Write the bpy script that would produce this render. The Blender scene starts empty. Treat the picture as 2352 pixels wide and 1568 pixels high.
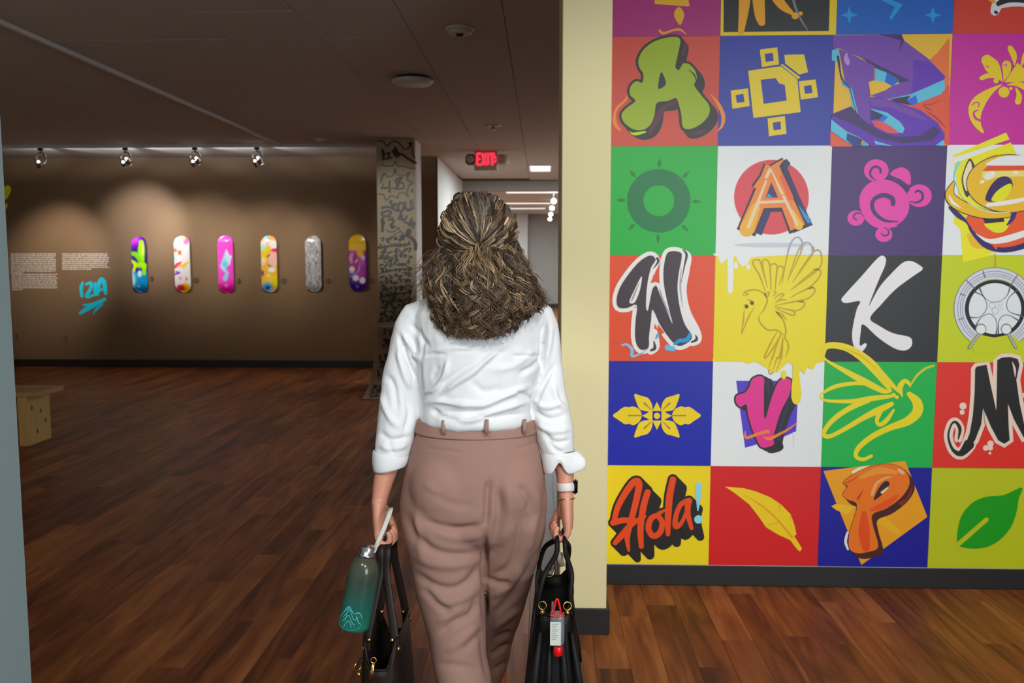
import bpy, bmesh, math, random
import numpy as np
from mathutils import Vector, Matrix, geometry
random.seed(7); np.random.seed(7)
S = bpy.context.scene
COL = S.collection
PI = math.pi

# ---------------------------------------------------------------- camera
F = 1980.0; HC = 1.5
PIT = math.atan(189 / F); YAW = math.atan(69 * math.cos(PIT) / F)
FW = np.array([-math.sin(YAW) * math.cos(PIT), math.cos(YAW) * math.cos(PIT), -math.sin(PIT)])
RT = np.array([math.cos(YAW), math.sin(YAW), 0.0]); UP = np.cross(RT, FW)
cam = bpy.data.cameras.new('camera'); camo = bpy.data.objects.new('camera', cam); COL.objects.link(camo)
cam.sensor_width = 36; cam.lens = F * 36 / 2352; cam.clip_start = 0.05
camo.matrix_world = Matrix(((RT[0], UP[0], -FW[0], 0), (RT[1], UP[1], -FW[1], 0), (RT[2], UP[2], -FW[2], HC), (0, 0, 0, 1)))
cam.dof.use_dof = True; cam.dof.focus_distance = 2.3; cam.dof.aperture_fstop = 5.6
S.camera = camo
S.view_settings.view_transform = 'Standard'; S.view_settings.look = 'None'
S.view_settings.gamma = 1; S.view_settings.exposure = 0; S.view_settings.use_curve_mapping = False

# ---------------------------------------------------------------- world and lamps
W = bpy.data.worlds.new('world'); S.world = W; W.use_nodes = True
W.node_tree.nodes['Background'].inputs[0].default_value = (0.9, 0.95, 1.0, 1)
W.node_tree.nodes['Background'].inputs[1].default_value = 0.0

def lamp(kind, name, loc, target, energy, color=(1, 1, 1), deg=60, blend=0.5, radius=0.05, size=None):
    l = bpy.data.lights.new(name, kind); l.energy = energy; l.color = color
    if kind == 'SPOT':
        l.spot_size = math.radians(deg); l.spot_blend = blend; l.shadow_soft_size = radius
    elif kind == 'POINT':
        l.shadow_soft_size = radius
    elif kind == 'AREA':
        l.shape = 'RECTANGLE'; l.size, l.size_y = size
    o = bpy.data.objects.new(name, l); COL.objects.link(o); o.location = loc
    if target is not None:
        o.rotation_euler = (Vector(target) - Vector(loc)).to_track_quat('-Z', 'Y').to_euler()
    return o

WARM = (1.0, 0.90, 0.78); NEUT = (1.0, 0.97, 0.93); COOL = (0.84, 0.94, 1.0)
# track spots of the front room, washing the mural
for x in (0.75, 1.6, 2.5):
    lamp('SPOT', 'mural_spot', (x, 1.15, 2.84), (x + 0.02, 3.88, 0.72), 60, NEUT, 78, 0.9, 0.08)
lamp('SPOT', 'pillar_fill', (0.35, 1.3, 2.84), (0.17, 3.35, 1.5), 48, NEUT, 50, 0.8, 0.08)  # fill spot added to brighten the cream wall end
# ceiling spots over the doorway that light the visitor from behind
lamp('SPOT', 'doorway_spot', (0.55, -0.35, 2.82), (-0.17, 2.25, 1.05), 215, NEUT, 34, 0.6, 0.22)
lamp('SPOT', 'doorway_spot', (-0.75, 0.25, 2.82), (-0.17, 2.25, 1.0), 100, NEUT, 38, 0.6, 0.2)
# unseen spots added on the near and left walls; their bounce lifts the gallery
for x in (-6.6, -4.9, -3.2):
    lamp('SPOT', 'gallery_fill', (x, 3.4, 2.8), (x, 2.0, 1.5), 135, NEUT, 80, 0.8, 0.05)
for y in (4.6, 7.0, 9.2):
    lamp('SPOT', 'gallery_fill', (-6.7, y, 2.8), (-8.05, y, 1.4), 108, (0.94, 0.97, 1.0), 80, 0.8, 0.05)
lamp('SPOT', 'column_fill', (-2.2, 4.4, 2.82), (-1.68, 10.05, 1.9), 430, NEUT, 16, 0.9, 0.05)  # fill spot added to brighten the column front
# unseen area light added so its bounce brightens the corridor ceiling
lamp('AREA', 'corridor_fill', (1.7, 12.6, 2.85), (1.7, 12.6, 0), 150, COOL, size=(0.6, 1.2))
# cool daylight fill added behind the camera for the grey left wall
lamp('AREA', 'daylight_fill', (2.6, -2.6, 1.7), (-0.9, 2.0, 1.2), 150, COOL, size=(1.6, 2.2))

# ---------------------------------------------------------------- helpers
def ray(px, py): return FW + RT * ((px - 1176) / F) - UP * ((py - 784) / F)
def at(px, py, Y):
    v = ray(px, py); t = Y / v[1]; return Vector((v[0] * t, Y, HC + v[2] * t))
def onz(px, py, Z):
    v = ray(px, py); t = (Z - HC) / v[2]; return Vector((v[0] * t, v[1] * t, Z))
def pix(P):
    P = np.asarray(P, float) - np.array([0, 0, HC])
    z = P @ FW
    return 1176 + F * (P @ RT) / z, 784 - F * (P @ UP) / z

def lin(c):
    c = c / 255.0
    return c / 12.92 if c <= 0.04045 else ((c + 0.055) / 1.055) ** 2.4
def rgb(*c): return tuple(lin(v) for v in c) + (1.0,)

def tag(o, label=None, cat=None, group=None, kind=None):
    for k, v in (('label', label), ('category', cat), ('group', group), ('kind', kind)):
        if v: o[k] = v
    return o
def link(o, parent=None):
    COL.objects.link(o)
    if parent is not None: o.parent = parent
    return o
def thing(name, label, cat, loc=(0, 0, 0), group=None):
    o = bpy.data.objects.new(name, None); o.empty_display_size = 0.05
    link(o); o.location = loc
    return tag(o, label, cat, group)
def obj(name, me, mats, parent=None, smooth=False):
    """mesh in world coordinates; placed under its parent without moving"""
    if isinstance(me, bmesh.types.BMesh):
        m = bpy.data.meshes.new(name); me.to_mesh(m); me.free(); me = m
    if not isinstance(mats, (list, tuple)): mats = [mats]
    if len(me.materials) == 0:
        for m in mats: me.materials.append(m)
    if smooth: me.polygons.foreach_set('use_smooth', [True] * len(me.polygons))
    o = bpy.data.objects.new(name, me); link(o, parent)
    if parent is not None:
        p = parent; loc = Vector(p.location)
        while p.parent is not None: p = p.parent; loc += Vector(p.location)
        me.transform(Matrix.Translation(-loc))
    return o

MATS = {}
def mat(name, col, rough=0.6, metal=0.0, noise=0.0, nscale=40.0, bump=0.0, bscale=120.0, emit=None, es=0.0, coat=0.0, spec=0.5, stretch=None):
    if name in MATS: return MATS[name]
    m = bpy.data.materials.new(name); m.use_nodes = True; nt = m.node_tree
    b = nt.nodes['Principled BSDF']; b.inputs['Roughness'].default_value = rough
    b.inputs['Metallic'].default_value = metal; b.inputs['Base Color'].default_value = col
    b.inputs['Coat Weight'].default_value = coat; b.inputs['Specular IOR Level'].default_value = spec
    if emit: b.inputs['Emission Color'].default_value = emit; b.inputs['Emission Strength'].default_value = es
    if noise or bump:
        tc = nt.nodes.new('ShaderNodeTexCoord'); mp = nt.nodes.new('ShaderNodeMapping')
        nt.links.new(tc.outputs['Object'], mp.inputs[0])
        if stretch: mp.inputs['Scale'].default_value = stretch
    if noise:
        n = nt.nodes.new('ShaderNodeTexNoise'); n.inputs['Scale'].default_value = nscale; n.inputs['Detail'].default_value = 4
        nt.links.new(mp.outputs[0], n.inputs['Vector'])
        r = nt.nodes.new('ShaderNodeMapRange'); r.inputs['To Min'].default_value = 1 - noise; r.inputs['To Max'].default_value = 1 + noise
        nt.links.new(n.outputs[0], r.inputs[0])
        x = nt.nodes.new('ShaderNodeMix'); x.data_type = 'RGBA'; x.blend_type = 'MULTIPLY'; x.inputs[0].default_value = 1
        x.inputs[6].default_value = col; nt.links.new(r.outputs[0], x.inputs[7]); nt.links.new(x.outputs[2], b.inputs['Base Color'])
    if bump:
        n2 = nt.nodes.new('ShaderNodeTexNoise'); n2.inputs['Scale'].default_value = bscale; n2.inputs['Detail'].default_value = 3
        nt.links.new(mp.outputs[0], n2.inputs['Vector'])
        bp = nt.nodes.new('ShaderNodeBump'); bp.inputs['Strength'].default_value = bump; bp.inputs['Distance'].default_value = 0.004
        nt.links.new(n2.outputs[0], bp.inputs['Height']); nt.links.new(bp.outputs[0], b.inputs['Normal'])
    MATS[name] = m
    return m

def box(bm, x0, x1, y0, y1, z0, z1, bevel=0.0, seg=1):
    b2 = bmesh.new()
    bmesh.ops.create_cube(b2, size=1.0, matrix=Matrix.Translation(((x0 + x1) / 2, (y0 + y1) / 2, (z0 + z1) / 2)) @ Matrix.Diagonal((abs(x1 - x0), abs(y1 - y0), abs(z1 - z0), 1)))
    if bevel: bmesh.ops.bevel(b2, geom=b2.edges[:], offset=bevel, segments=seg, affect='EDGES')
    m = bpy.data.meshes.new('t'); b2.to_mesh(m); b2.free(); bm.from_mesh(m); bpy.data.meshes.remove(m)
    return bm
def boxm(*a, **k): return box(bmesh.new(), *a, **k)

def frames(P):
    P = [Vector(p) for p in P]; n = len(P); T = []
    for i in range(n):
        t = P[min(i + 1, n - 1)] - P[max(i - 1, 0)]
        T.append(t.normalized() if t.length > 1e-9 else Vector((0, 0, 1)))
    return P, T
def tube(bm, P, R, side=None, n=16, cap=True, closed=False):
    """tube along P. R: radius or (a,b) per point; a lies along `side` made square to the path"""
    P, T = frames(P); m = len(P)
    if closed:
        T = [(P[(i + 1) % m] - P[i - 1]).normalized() for i in range(m)]
    if not isinstance(R, list): R = [R] * m
    rings = []; prev = None
    for i in range(m):
        t = T[i]
        s = Vector(side) if side is not None else (prev if prev is not None else (Vector((1, 0, 0)) if abs(t.x) < 0.9 else Vector((0, 1, 0))))
        a = s - t * s.dot(t)
        if a.length < 1e-6: a = t.orthogonal()
        a.normalize(); prev = a; b = t.cross(a)
        ra, rb = R[i] if isinstance(R[i], (list, tuple)) else (R[i], R[i])
        rings.append([bm.verts.new(P[i] + a * (ra * math.cos(2 * PI * k / n)) + b * (rb * math.sin(2 * PI * k / n))) for k in range(n)])
    for i in range(m if closed else m - 1):
        A, B = rings[i], rings[(i + 1) % m]
        for k in range(n): bm.faces.new((A[k], A[(k + 1) % n], B[(k + 1) % n], B[k]))
    if cap and not closed:
        bm.faces.new(rings[0][::-1]); bm.faces.new(rings[-1])
    return rings
def loft(bm, rings, cap=True):
    V = [[bm.verts.new(p) for p in r] for r in rings]; n = len(V[0])
    for A, B in zip(V[:-1], V[1:]):
        for k in range(n): bm.faces.new((A[k], A[(k + 1) % n], B[(k + 1) % n], B[k]))
    if cap: bm.faces.new(V[0][::-1]); bm.faces.new(V[-1])
    return V
def lathe(bm, prof, M=None, n=24, cap=True):
    """prof: (radius, height) up the local z axis"""
    M = M or Matrix.Identity(4)
    return loft(bm, [[M @ Vector((r * math.cos(2 * PI * k / n), r * math.sin(2 * PI * k / n), h)) for k in range(n)] for r, h in prof], cap)
def ball(bm, c, r, seg=16, rot=None):
    r = r if isinstance(r, (tuple, list)) else (r, r, r)
    M = Matrix.Translation(c) @ (rot.to_4x4() if rot is not None else Matrix.Identity(4)) @ Matrix.Diagonal((*r, 1))
    bmesh.ops.create_uvsphere(bm, u_segments=seg, v_segments=max(6, seg // 2), radius=1, matrix=M)
def axis_matrix(loc, zdir, xdir=None):
    z = Vector(zdir).normalized(); x = Vector(xdir) if xdir else z.orthogonal()
    x = (x - z * x.dot(z)).normalized(); y = z.cross(x)
    return Matrix(((x.x, y.x, z.x, loc[0]), (x.y, y.y, z.y, loc[1]), (x.z, y.z, z.z, loc[2]), (0, 0, 0, 1)))

def spline(pts, n=8, closed=False):
    pts = [tuple(p) for p in pts]; m = len(pts); out = []
    if m < 3: return pts
    for i in range(m if closed else m - 1):
        p0 = pts[(i - 1) % m] if closed or i > 0 else pts[i]
        p1 = pts[i]; p2 = pts[(i + 1) % m]
        p3 = pts[(i + 2) % m] if closed or i + 2 < m else p2
        for k in range(n):
            t = k / n
            out.append(tuple(0.5 * (2 * b + (c - a) * t + (2 * a - 5 * b + 4 * c - d) * t * t + (3 * b - a - 3 * c + d) * t ** 3) for a, b, c, d in zip(p0, p1, p2, p3)))
    if not closed: out.append(pts[-1])
    return out

class Art:
    wide = 1.0
    """flat print: outlines are taken from the photograph and laid on a real surface through `fn`"""
    def __init__(self, fn, normal=(0, -1, 0), step=0.00012, start=0.0008, white=1.0, rough=0.45):
        self.fn = fn; self.nrm = Vector(normal); self.z = start; self.step = step; self.white = white; self.rough = rough
        self.V = []; self.Fc = []; self.mi = []; self.mats = []
    def _mat(self, c):
        key = 'print_%d_%d_%d_%d' % (*c, int(self.white * 100))
        col = tuple(min(0.93, lin(v) / self.white) for v in c) + (1,)
        m = mat(key, col, self.rough)
        if m not in self.mats: self.mats.append(m)
        return self.mats.index(m)
    def _tri(self, loops, c):
        flat = [p for l in loops for p in l]
        tris = geometry.tessellate_polygon([[Vector((x, y, 0)) for x, y in l] for l in loops])
        b = len(self.V); k = self._mat(c)
        for x, y in flat: self.V.append(self.fn(x, y) + self.nrm * self.z)
        for t in tris:
            P = [Vector(self.V[b + i]) for i in t]
            if (P[1] - P[0]).cross(P[2] - P[0]).dot(self.nrm) < 0: t = t[::-1]
            self.Fc.append([b + i for i in t]); self.mi.append(k)
    def poly(self, c, pts, smooth=True, holes=(), n=6):
        g = (lambda p: spline(p, n, True)) if smooth else (lambda p: list(p))
        self._tri([g(pts)] + [g(h) for h in holes], c); self.z += self.step; return self
    def disc(self, c, x, y, r, ry=None, rot=0.0, hole=0.0, n=28):
        ry = ry or r; co, si = math.cos(rot), math.sin(rot)
        g = lambda q: [(x + q * r * math.cos(2 * PI * k / n) * co - q * ry * math.sin(2 * PI * k / n) * si, y + q * r * math.cos(2 * PI * k / n) * si + q * ry * math.sin(2 * PI * k / n) * co) for k in range(n)]
        self._tri([g(1)] + ([g(hole)] if hole else []), c); self.z += self.step; return self
    def stroke(self, c, pts, w, smooth=True, n=6, grow=0.0, off=(0, 0), cap=True):
        """brush stroke; w is a width or one width per point"""
        ws = [v * self.wide for v in (w if isinstance(w, (list, tuple)) else [w] * len(pts))]
        q = [(p[0] + off[0], p[1] + off[1], a / 2 + grow) for p, a in zip(pts, ws)]
        q = spline(q, n) if smooth else q
        L, R = [], []; m = len(q)
        for i in range(m):
            dx = q[min(i + 1, m - 1)][0] - q[max(i - 1, 0)][0]; dy = q[min(i + 1, m - 1)][1] - q[max(i - 1, 0)][1]
            l = math.hypot(dx, dy) or 1; nx, ny = -dy / l, dx / l; r = max(q[i][2], 0.2)
            L.append((q[i][0] + nx * r, q[i][1] + ny * r)); R.append((q[i][0] - nx * r, q[i][1] - ny * r))
        k = self._mat(c); b = len(self.V); lift = [self.z + self.step * 0.7 * i / m for i in range(m)]
        for p, z in zip(L + R, lift + lift): self.V.append(self.fn(*p) + self.nrm * z)
        def add(f):
            P = [Vector(self.V[i]) for i in f[:3]]
            if (P[1] - P[0]).cross(P[2] - P[0]).dot(self.nrm) < 0: f = f[::-1]
            self.Fc.append(f); self.mi.append(k)
        for i in range(m - 1):
            add([b + i, b + i + 1, b + m + i + 1]); add([b + i, b + m + i + 1, b + m + i])
        for e in ((0, m - 1) if cap else ()):
            r = max(q[e][2], 0.2)
            if r > 0.6:
                a0 = math.atan2(L[e][1] - q[e][1], L[e][0] - q[e][0]); sg = 1 if e == 0 else -1
                ids = [b + e]; 
                for j in range(1, 9):
                    t = a0 + sg * PI * j / 9
                    ids.append(len(self.V)); self.V.append(self.fn(q[e][0] + r * math.cos(t), q[e][1] + r * math.sin(t)) + self.nrm * lift[e])
                add(ids + [b + m + e])
        self.z += self.step; return self
    def strokes(self, c, lst, grow=0.0, off=(0, 0), **k):
        for pts, w in lst:
            z = self.z; self.stroke(c, pts, w, grow=grow, off=off, **k); self.z = z + self.step * 0.2
        self.z += self.step; return self
    def build(self, name, parent, extra=None):
        me = bpy.data.meshes.new(name)
        me.from_pydata([tuple(v) for v in self.V], [], self.Fc)
        for m in self.mats: me.materials.append(m)
        me.polygons.foreach_set('material_index', self.mi)
        return obj(name, me, self.mats, parent)

# ---------------------------------------------------------------- setting
H = 2.883; YB = 11.78; YM = 3.893; YS = 3.352
def wood_floor():
    m = bpy.data.materials.new('plank_wood'); m.use_nodes = True; nt = m.node_tree; N = nt.nodes; Lk = nt.links.new
    b = N['Principled BSDF']; b.inputs['Roughness'].default_value = 0.46; b.inputs['Specular IOR Level'].default_value = 0.3
    tc = N.new('ShaderNodeTexCoord'); oi = N.new('ShaderNodeObjectInfo'); ge = N.new('ShaderNodeNewGeometry')
    ad = N.new('ShaderNodeMath'); ad.operation = 'MULTIPLY_ADD'; ad.inputs[1].default_value = 37.0
    Lk(oi.outputs['Random'], ad.inputs[0]); m2 = N.new('ShaderNodeMath'); m2.operation = 'MULTIPLY'; m2.inputs[1].default_value = 53.0
    Lk(ge.outputs['Random Per Island'], m2.inputs[0]); Lk(m2.outputs[0], ad.inputs[2])
    fr = N.new('ShaderNodeMath'); fr.operation = 'FRACT'; Lk(ad.outputs[0], fr.inputs[0])
    mp = N.new('ShaderNodeMapping'); mp.inputs['Scale'].default_value = (13, 1.5, 1); Lk(tc.outputs['Object'], mp.inputs[0])
    n1 = N.new('ShaderNodeTexNoise'); n1.noise_dimensions = '4D'; n1.inputs['Scale'].default_value = 1.0; n1.inputs['Detail'].default_value = 3; n1.inputs['Distortion'].default_value = 1.1
    Lk(mp.outputs[0], n1.inputs['Vector']); Lk(ad.outputs[0], n1.inputs['W'])
    mp2 = N.new('ShaderNodeMapping'); mp2.inputs['Scale'].default_value = (110, 5, 1); Lk(tc.outputs['Object'], mp2.inputs[0])
    n2 = N.new('ShaderNodeTexNoise'); n2.noise_dimensions = '4D'; n2.inputs['Scale'].default_value = 1.0; n2.inputs['Detail'].default_value = 5
    Lk(mp2.outputs[0], n2.inputs['Vector']); Lk(ad.outputs[0], n2.inputs['W'])
    r1 = N.new('ShaderNodeMapRange'); r1.inputs[1].default_value = 0.28; r1.inputs[2].default_value = 0.72; r1.inputs[3].default_value = 0; r1.inputs[4].default_value = 0.58; Lk(n1.outputs[0], r1.inputs[0])
    a1 = N.new('ShaderNodeMath'); a1.operation = 'MULTIPLY_ADD'; a1.inputs[1].default_value = 0.34; Lk(fr.outputs[0], a1.inputs[0]); Lk(r1.outputs[0], a1.inputs[2])
    a2 = N.new('ShaderNodeMath'); a2.operation = 'MULTIPLY_ADD'; a2.inputs[1].default_value = 0.22; Lk(n2.outputs[0], a2.inputs[0]); Lk(a1.outputs[0], a2.inputs[2])
    cr = N.new('ShaderNodeValToRGB'); e = cr.color_ramp.elements
    e[0].position = 0.12; e[0].color = rgb(50, 24, 13); e[1].position = 0.95; e[1].color = rgb(176, 112, 60)
    x = cr.color_ramp.elements.new(0.42); x.color = rgb(110, 58, 28); x = cr.color_ramp.elements.new(0.68); x.color = rgb(146, 84, 42)
    Lk(a2.outputs[0], cr.inputs[0]); Lk(cr.outputs[0], b.inputs['Base Color'])
    bp = N.new('ShaderNodeBump'); bp.inputs['Strength'].default_value = 0.15; bp.inputs['Distance'].default_value = 0.001
    Lk(n2.outputs[0], bp.inputs['Height']); Lk(bp.outputs[0], b.inputs['Normal'])
    return m
M_plank = wood_floor()
M_white = mat('white_paint', rgb(212, 212, 206), 0.75, noise=0.03, nscale=3)
M_brown = mat('taupe_wall_paint', rgb(119, 94, 67), 0.7, noise=0.05, nscale=2.5, bump=0.05, bscale=300)
M_cream = mat('pale_yellow_paint', rgb(226, 215, 165), 0.7, noise=0.02, nscale=3, bump=0.05, bscale=250)
M_grey = mat('cool_grey_paint', rgb(158, 180, 184), 0.75, noise=0.03, nscale=4, bump=0.08, bscale=260)
M_ceil = mat('ceiling_tile_paint', rgb(176, 168, 160), 0.9, noise=0.04, nscale=5)
M_joint = mat('dark_joint', rgb(60, 52, 46), 0.9)
M_black = mat('black_vinyl_base', rgb(30, 30, 31), 0.45, noise=0.1, nscale=6)
M_sub = mat('subfloor', rgb(28, 16, 10), 0.9)
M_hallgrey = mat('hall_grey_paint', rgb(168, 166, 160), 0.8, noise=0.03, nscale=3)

def struct(name, bm, m, **k):
    o = obj(name, bm, m, **k); o['kind'] = 'structure'; return o

floor = struct('floor', boxm(-8.2, 4.2, -3.6, 27.4, -0.12, -0.008), M_sub)
PW, PL = 0.127, 1.22
pm = bpy.data.meshes.new('plank'); b = boxm(-PW / 2 + 0.0005, PW / 2 - 0.0005, -PL / 2 + 0.0005, PL / 2 - 0.0005, -0.008, 0, bevel=0.0004); b.to_mesh(pm); b.free(); pm.materials.append(M_plank)
spots = []
for i in range(int(12.1 / PW)):
    x = -8.05 + (i + 0.5) * PW; off = random.random() * PL
    for j in range(27):
        y = -3.6 + off + (j - 0.5) * PL
        if y > 27.5: continue
        c = pix((x, y, 0)); u = pix((x, y + PL * 0.45, 0)) if y + PL * 0.45 > 0.5 else (0, 9999); w = (FW @ (np.array([x, y, 0]) - np.array([0, 0, HC])))
        seen = y + PL / 2 > 2.7 and w > 0.5 and any(-60 < q[0] < 2412 and q[1] < 1640 for q in (c, u)) and not (x > 0.2 and y - PL / 2 > YM) and y < YB + 0.4
        spots.append((0 if seen else 1, (x * x + y * y), x, y))
spots.sort(); rest = bmesh.new(); k = 0
for hid, _, x, y in spots:
    if not hid and k < 298:
        o = bpy.data.objects.new('plank', pm); link(o, floor); o.location = (x, y, 0); k += 1
    else:
        vs = [rest.verts.new((x + sx * (PW / 2 - 0.0008), y + sy * (PL / 2 - 0.0008), z)) for z in (-0.0005,) for sx, sy in ((-1, -1), (1, -1), (1, 1), (-1, 1))]
        rest.faces.new(vs)
o = obj('planks_beyond', rest, M_plank, floor); o['kind'] = 'stuff'

ceiling = struct('ceiling', boxm(-8.2, 4.2, -3.6, 15.62, H + 0.008, H + 0.1), M_joint)
def panel_mesh(name, w, l, t=0.008):
    m = bpy.data.meshes.new(name); b = boxm(-w / 2, w / 2, -l / 2, l / 2, 0, t, bevel=0.002); b.to_mesh(m); b.free(); m.materials.append(M_ceil); return m
CW, CL = 0.585, 1.9
cm = panel_mesh('ceiling_panel', CW - 0.004, CL - 0.004)
for i in range(-13, 7):
    x = -0.222 + (i + 0.5) * CW
    off = 5.54 if i < 0 else 5.82
    if i in (-3, -6): off -= 0.6
    for j in range(-6, 6):
        y = off + (j + 0.5) * CL
        if -3.5 < y < 15.0 and -7.9 < x < 4.0:
            o = bpy.data.objects.new('ceiling_panel', cm); link(o, ceiling); o.location = (x, y, H)

struct('wall_back', boxm(-8.2, -1.43, YB, YB + 0.12, 0, H + 0.02), M_brown)
struct('baseboard_back', boxm(-8.2, -1.43, YB - 0.012, YB, 0, 0.105, bevel=0.004), M_black)
struct('wall_gallery_left', boxm(-8.2, -8.05, 1.9, YB, 0, H + 0.02), M_brown)
struct('wall_corridor_left', boxm(-1.55, -1.43, YB + 0.0005, 15.6, 0, H + 0.02), M_white)
struct('wall_left', boxm(-1.45, -1.256, -3.6, 2.0, 0, H + 0.02, bevel=0.004), M_grey)
struct('wall_gallery_front', boxm(-8.2, -1.45, 1.85, 2.0, 0, H + 0.02), M_white)
struct('wall_entrance', boxm(-1.4, 4.1, -3.6, -3.5, 0, H + 0.02), M_white)
struct('wall_front_right', boxm(3.9, 4.05, -3.6, YM, 0, H + 0.02), M_white)
struct('wall_right', boxm(0.262, 4.1, YM, YM + 0.14, 0, H + 0.02), M_white)
struct('baseboard_right', boxm(0.262, 3.9, YM - 0.012, YM, 0, 0.094, bevel=0.004), M_black)
struct('wall_end', boxm(0.0745, 0.262, YS, YM + 0.14, 0, H + 0.02, bevel=0.003), M_cream)
b = boxm(0.062, 0.2745, YS - 0.012, YS, 0, 0.108, bevel=0.003); box(b, 0.262, 0.274, YS, YM - 0.0125, 0, 0.108, bevel=0.003); box(b, 0.0625, 0.0745, YS, YM + 0.14, 0, 0.108, bevel=0.003)
struct('baseboard_end', b, M_black)
struct('wall_gallery_right', boxm(3.0, 3.12, YM + 0.14, 27.3, 0, H + 0.02), M_white)
# far hall beyond the header
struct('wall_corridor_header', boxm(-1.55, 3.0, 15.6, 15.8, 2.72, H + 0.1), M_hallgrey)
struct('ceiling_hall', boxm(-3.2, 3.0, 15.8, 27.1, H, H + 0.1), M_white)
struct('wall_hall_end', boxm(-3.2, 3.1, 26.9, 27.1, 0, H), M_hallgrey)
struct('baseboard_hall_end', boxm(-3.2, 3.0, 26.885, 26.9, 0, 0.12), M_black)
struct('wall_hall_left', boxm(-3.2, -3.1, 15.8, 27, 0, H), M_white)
struct('wall_hall_front', boxm(-3.2, -1.55, 15.5, 15.6, 0, H), M_white)
struct('trim_1', boxm(-1.55, -1.25, 16.6, 16.75, 0, H, bevel=0.01), mat('oak_trim', rgb(120, 66, 28), 0.5, noise=0.2, nscale=10, stretch=(8, 8, 0.6)))
x0, x1 = at(1186, 600, 26.5).x, at(1212, 600, 26.5).x
struct('trim_2', boxm(x0, x1, 26.5, 26.89, 0, H, bevel=0.01), M_white)
# ---------------------------------------------------------------- mural of square printed panels
MW = 0.72
mural = thing('mural', 'checkerboard mural of bright square panels with letters and symbols on the right wall', 'mural', (1.3, YM, 1.5))
PX = [0.276, 0.772, 1.2695, 1.766, 2.262, 2.758, 3.254, 3.75]
PZ = [2.88, 2.467, 1.996, 1.518, 1.042, 0.561, 0.0965]
MAG, RED, BLU, YEL, LIM, GRN, WHT, BLK, PUR, ORA = (183, 25, 143), (190, 40, 25), (0, 20, 150), (235, 198, 0), (178, 190, 0), (0, 158, 48), (208, 213, 217), (28, 30, 31), (60, 34, 100), (205, 66, 24)
PC = [[(150, 28, 108), (215, 185, 0), (0, 84, 175), (190, 48, 30), (208, 160, 20), (60, 34, 100), (178, 190, 0)],
      [(190, 66, 50), (38, 52, 150), (225, 170, 40), MAG, GRN, WHT, BLU],
      [GRN, WHT, PUR, WHT, RED, YEL, MAG],
      [ORA, YEL, BLK, LIM, BLU, WHT, ORA],
      [BLU, WHT, (0, 162, 62), (202, 36, 22), YEL, GRN, BLK],
      [(230, 190, 0), (190, 12, 16), (0, 4, 132), (168, 176, 0), RED, WHT, PUR]]
def pmat(c): return mat('print_%d_%d_%d_%d' % (*c, int(MW * 100)), tuple(min(0.93, lin(v) / MW) for v in c) + (1,), 0.45)
PAN = []
for r in range(6):
    row = []
    for c in range(7):
        row.append(obj('panel', boxm(PX[c] + 0.0004, PX[c + 1] - 0.0004, YM - 0.003, YM + 0.001, PZ[r + 1] + 0.0004, PZ[r] - 0.0004), pmat(PC[r][c]), mural))
    PAN.append(row)
def crop(x0, y0, s): return lambda x, y: at(x0 + x * s, y0 + y * s, YM - 0.003)
A1, A2, A3, A4, A5 = crop(1400, 0, .2211), crop(1880, 0, .2168), crop(1400, 330, .2211), crop(1880, 300, .2007), crop(1400, 560, .2211)
A6, A7, A8, A9, A10 = crop(1880, 570, .2007), crop(1400, 820, .2211), crop(1880, 780, .2041), crop(1390, 1050, .2253), crop(1880, 1050, .2007)
def art(fn, start=0.0008): return Art(fn, white=MW, start=start)
def shadowed(a, c, pts, grow, offs, smooth=True, holes=()):
    """heavy letter shadow: the outline grown and dragged along offs"""
    for dx, dy in offs:
        q = [(x + dx, y + dy) for x, y in pts]
        a.poly(c, q, smooth)
        a.stroke(c, (spline(q, 4, True) if smooth else q) + [q[0]], grow, smooth=False)

# row 0
a = art(A1); a.poly((208, 160, 15), [(455, -60), (810, -60), (832, 68), (472, 42)], False)
a.poly((206, 158, 15), [(722, 72), (775, 150), (732, 260), (668, 150)]); a.stroke((214, 140, 40), [(520, 320), (560, 346), (650, 318), (730, 308), (795, 356)], [26, 26, 22, 26, 8])
a.build('printed_flourish', PAN[0][0])
a = art(A1); a.poly((30, 32, 33), [(1185, -420), (2300, -420), (2278, 322), (1185, 334)], False)
a.strokes((222, 150, 10), [([(1410, -120), (1395, 100), (1365, 330)], [130, 105, 62]), ([(1540, -120), (1560, 140), (1580, 232)], [140, 110, 76]), ([(1690, -90), (1790, 50), (1885, 130)], [110, 95, 48])])
a.stroke((118, 116, 116), [(1900, -60), (1925, 60), (1985, 200), (2060, 318)], [30, 26, 20, 8])
a.disc((222, 150, 10), 1927, 165, 36).disc((222, 150, 10), 1986, 140, 21); a.build('printed_letter', PAN[0][1])
a = art(A2)
for cx in (325, 1210):
    a.poly((0, 140, 205), [(cx, 65), (cx + 22, 138), (cx + 95, 160), (cx + 22, 182), (cx, 255), (cx - 22, 182), (cx - 95, 160), (cx - 22, 138)], False)
a.poly((0, 140, 205), [(640, -10), (755, -5), (895, 45), (772, 212), (746, 192), (806, 76)], False); a.build('printed_stars', PAN[0][2])['kind'] = 'stuff'
a = art(A2)
a.stroke((205, 203, 205), [(1868, 118), (1905, 40), (2010, 10), (2150, 5), (2300, 40)], [95, 120, 130, 130, 120]); a.stroke((22, 24, 34), [(1905, 40), (2000, -8), (2130, -20), (2290, 10)], [52, 80, 95, 90])
a.disc((25, 25, 50), 1880, 132, 24, 17, 0.6); a.stroke((235, 150, 20), [(1790, -20), (1855, 20)], 34); a.build('printed_letter', PAN[0][3])

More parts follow.
